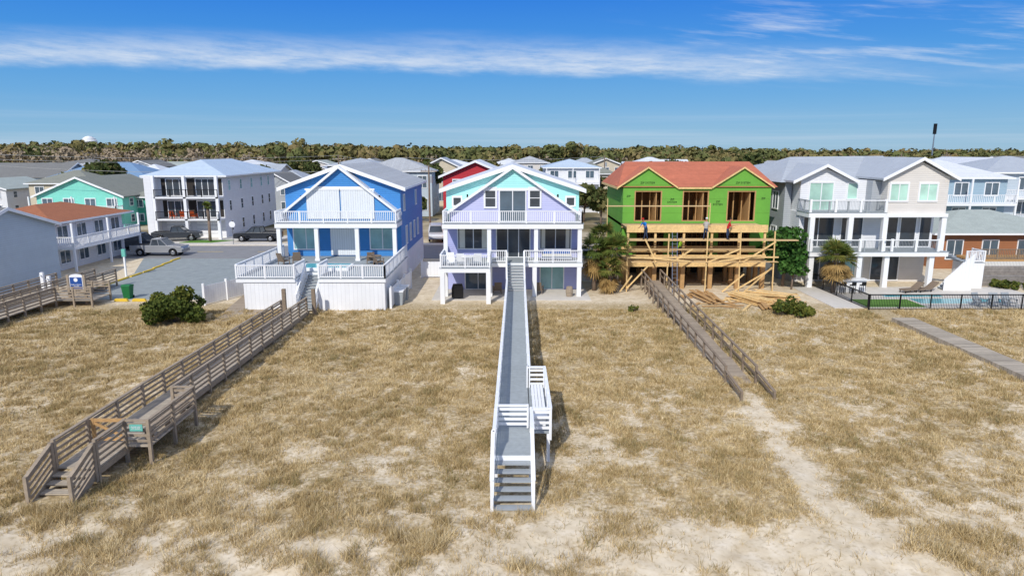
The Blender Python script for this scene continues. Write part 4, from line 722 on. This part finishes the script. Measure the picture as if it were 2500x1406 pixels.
# ---------------------------------------------------------------- workers
SKIN=M('skin',(176,122,94),.6,.03); JEAN=M('denim',(52,66,92),.85,.1); HAIR=M('hair',(40,28,20),.8)
def person(loc,rz,shirt,label,bend=.0,hat=None):
    J=[(0,0,.93),(0,-.02-bend*.2,1.15),(0,-.04-bend*.5,1.4),(0,-.05-bend*.65,1.5),(0,-.08-bend*.75,1.62),(0,-.08-bend*.8,1.72)]; rd=[.15,.14,.16,.055,.1,.075]; E=[(0,1),(1,2),(2,3),(3,4),(4,5)]
    def add(p,r,par_): J.append(p); rd.append(r); E.append((par_,len(J)-1)); return len(J)-1
    for s_ in (-1,1):
        h_=add((s_*.1,0,.88),.095,0); k_=add((s_*.13,-.06*s_-.02,.48),.065,h_); an_=add((s_*.14,.06*s_,.09),.042,k_); add((s_*.15,.06*s_-.17,.04),.035,an_)
        yy=-.04-bend*.5; sh_=add((s_*.19,yy,1.4),.06,2); el_=add((s_*.27,yy-.1,1.14),.042,sh_); wr_=add((s_*.2,yy-.33,1.08+.06*s_),.03,el_); pa=add((s_*.19,yy-.41,1.08+.06*s_),.03,wr_)
        for f_ in range(4): k1=add((s_*.19+(f_-1.5)*.02,yy-.46,1.07+.06*s_),.009,pa); add((s_*.19+(f_-1.5)*.02,yy-.49,1.03+.06*s_+.004*f_),.008,k1)
        k1=add((s_*.19-s_*.04,yy-.42,1.06+.06*s_),.01,wr_); add((s_*.19-s_*.05,yy-.46,1.04+.06*s_),.009,k1)
    me=bpy.data.meshes.new('person'); me.from_pydata(J,E,[]); o=bpy.data.objects.new('tmp',me); COL.objects.link(o); md=o.modifiers.new('s','SKIN')
    for v,r in zip(me.skin_vertices[0].data,rd): v.radius=(r,r*.85)
    me.skin_vertices[0].data[0].use_root=True; o.modifiers.new('u','SUBSURF').levels=1
    bpy.context.view_layer.update(); m2=bpy.data.meshes.new_from_object(o.evaluated_get(bpy.context.evaluated_depsgraph_get())); bpy.data.objects.remove(o)
    m2.materials.clear()
    for q in (SKIN,shirt,JEAN,RUB): m2.materials.append(q)
    for p_ in m2.polygons:
        c=p_.center; p_.use_smooth=True; yy=-.04-bend*.5
        p_.material_index=3 if c.z<.11 else 2 if c.z<.98 and c.y>yy-.3 else (1 if c.z<1.47 and c.y>yy-.12 else 0)
    t=bpy.data.objects.new('person',m2); COL.objects.link(t); t.location=loc; t.rotation_euler=(0,0,rz); tag(t,label,'person')
    hd=MB(); c=(0,-.08-bend*.8,1.72)
    hd.cyl((c[0],c[1]+.01,c[2]-.0),(c[0],c[1]+.01,c[2]+.06),.115,.105,12); hd.cyl((c[0],c[1]+.01,c[2]+.06),(c[0],c[1]+.01,c[2]+.11),.105,.05,12)
    if hat: hd.box(-.08,.08,c[1]-.19,c[1]-.09,c[2]-.0,c[2]+.015)
    hd.mk('cap' if hat else 'hair',hat or HAIR,t,True)
    for s_ in (-1,1): MB().box(s_*.035-.012,s_*.035+.012,c[1]-.105,c[1]-.085,c[2]-.05,c[2]-.035).mk('eye',HAIR,t)
    return t
person((11.0,55.85,4.32),-.9,M('blue_shirt',(30,120,200),.8),'worker in blue shirt bending over scaffold plank',.45,M('red_cap',(190,40,36)))
person((15.9,55.85,4.32),2.6,M('grey_shirt',(170,166,160),.8),'worker in grey shirt and white cap on scaffold',.1,WHITE)
person((17.7,55.85,4.32),1.2,M('red_shirt',(190,36,40),.8),'worker in red jacket handling timber on scaffold',.15)
person((14.3,57.9,2.45),.6,M('lime_shirt',(150,200,60),.8),'worker in lime shirt standing on lower deck',.2,WHITE)
# ---------------------------------------------------------------- light, sky, camera
el,az=math.radians(38),math.radians(20)
sd=Vector((-math.sin(az)*math.cos(el),-math.cos(az)*math.cos(el),math.sin(el)))
su=bpy.data.lights.new('sun','SUN'); su.energy=3.4; su.angle=math.radians(.5); su.color=(1,.955,.88); so=bpy.data.objects.new('sun',su); COL.objects.link(so); so.rotation_euler=sd.to_track_quat('Z','Y').to_euler()
w=bpy.data.worlds.new('World'); SC.world=w; w.use_nodes=True; nt=w.node_tree;N=nt.nodes;L=nt.links; bg=N['Background']; STR=.1; bg.inputs[1].default_value=STR
tc=N.new('ShaderNodeTexCoord'); sx=N.new('ShaderNodeSeparateXYZ'); L.new(tc.outputs['Generated'],sx.inputs[0])
def ma(op,a,b=None,c=None,cl=False):
    n=N.new('ShaderNodeMath'); n.operation=op; n.use_clamp=cl
    for i,v in enumerate((a,b,c)):
        if v is None: continue
        if isinstance(v,(int,float)): n.inputs[i].default_value=v
        else: L.new(v,n.inputs[i])
    return n.outputs[0]
def mr(v,a,b,c=0,d=1):
    n=N.new('ShaderNodeMapRange'); n.interpolation_type='SMOOTHSTEP'
    for i,q in enumerate((v,a,b,c,d)):
        if isinstance(q,(int,float)): n.inputs[i].default_value=q
        else: L.new(q,n.inputs[i])
    return n.outputs[0]
ele=ma('MULTIPLY',ma('ARCSINE',sx.outputs[2]),57.2958); azr=ma('ARCTAN2',sx.outputs[0],sx.outputs[1]); azi=ma('MULTIPLY',azr,57.2958)
el2=ma('DIVIDE',ele,ma('MAXIMUM',ma('COSINE',azr),.35))
sky=N.new('ShaderNodeTexSky'); sky.sky_type='NISHITA'; sky.sun_disc=False; sky.sun_elevation=el; sky.sun_rotation=math.radians(200); sky.air_density=1.0; sky.dust_density=.3; sky.ozone_density=2
# clear-air gradient by elevation (real sky radiance), blended with the Nishita sky
cr=N.new('ShaderNodeValToRGB'); L.new(ma('DIVIDE',ele,90,None,True),cr.inputs[0]); e=cr.color_ramp.elements
stops=[(0,(150,190,218)),(.018,(130,182,220)),(.045,(100,168,224)),(.08,(66,150,226)),(.14,(18,118,224)),(.3,(24,100,200)),(1,(40,96,180))]
while len(e)<len(stops): e.new(.5)
for q,(p,c) in zip(e,stops): q.position=p; q.color=(*lin(c),1)
gs=N.new('ShaderNodeVectorMath'); gs.operation='SCALE'; L.new(cr.outputs[0],gs.inputs[0]); gs.inputs['Scale'].default_value=1/STR
bl=N.new('ShaderNodeMix'); bl.data_type='RGBA'; bl.inputs[0].default_value=.92; L.new(sky.outputs[0],bl.inputs[6]); L.new(gs.outputs[0],bl.inputs[7])
def cn(sa,se,sc,det=6,off=0,rough=.55):
    v=N.new('ShaderNodeCombineXYZ'); L.new(ma('MULTIPLY',azi,sa),v.inputs[0]); L.new(ma('MULTIPLY_ADD',ele,se,ma('MULTIPLY',azi,off)),v.inputs[1])
    n=N.new('ShaderNodeTexNoise'); n.inputs['Scale'].default_value=sc; n.inputs['Detail'].default_value=det; n.inputs['Roughness'].default_value=rough; L.new(v.outputs[0],n.inputs['Vector']); return n.outputs['Fac']
na=cn(.14,.6,1,8,.02,.6); nb=cn(.05,.4,1,6); nc_=cn(.22,1.5,1,10,.06,.7); nd=cn(.12,1.2,1,8,.17,.6)
lo_=ma('ADD',ma('MULTIPLY_ADD',na,2.0,4.7),ma('MULTIPLY',azi,-.02)); hi_=ma('MULTIPLY_ADD',nb,2.4,ma('MULTIPLY_ADD',azi,-.018,7.1))
band=ma('MULTIPLY',mr(el2,lo_,ma('ADD',lo_,1.1)),mr(el2,ma('SUBTRACT',hi_,2.2),ma('ADD',hi_,1.1),1,0))
band=ma('MULTIPLY',band,mr(azi,10,32,1,.12)); band=ma('MULTIPLY',band,mr(nc_,.22,.68,.25,1))
wis=ma('MULTIPLY',mr(nd,.46,.78),ma('MULTIPLY',mr(azi,6,22),ma('MULTIPLY',mr(el2,4.5,7),mr(el2,9.5,13,1,.25))))
low=ma('MULTIPLY',mr(cn(.02,1.1,1,5),.42,.68),mr(ele,.3,4.0,.3,0))
fill_cloud=ma('MULTIPLY',mr(cn(.03,.06,1,5),.34,.58),mr(ele,14,22,0,.8))  # unseen cloud cover above the view, added to brighten the fill light
cl=ma('ADD',ma('MULTIPLY',band,.85),ma('ADD',ma('MULTIPLY',wis,.6),ma('ADD',low,fill_cloud)),cl=True)
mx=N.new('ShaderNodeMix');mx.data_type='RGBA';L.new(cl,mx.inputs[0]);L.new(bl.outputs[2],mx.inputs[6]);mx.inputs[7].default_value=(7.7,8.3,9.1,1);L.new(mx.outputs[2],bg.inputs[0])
cam=bpy.data.cameras.new('camera'); cam.lens=24; cam.sensor_width=36; cam.clip_end=9000; co=bpy.data.objects.new('camera',cam); COL.objects.link(co); co.location=(0,0,11.5); co.rotation_euler=(math.radians(90-11.36),0,0); SC.camera=co
SC.view_settings.view_transform='Standard'; SC.view_settings.look='None'; SC.view_settings.exposure=0
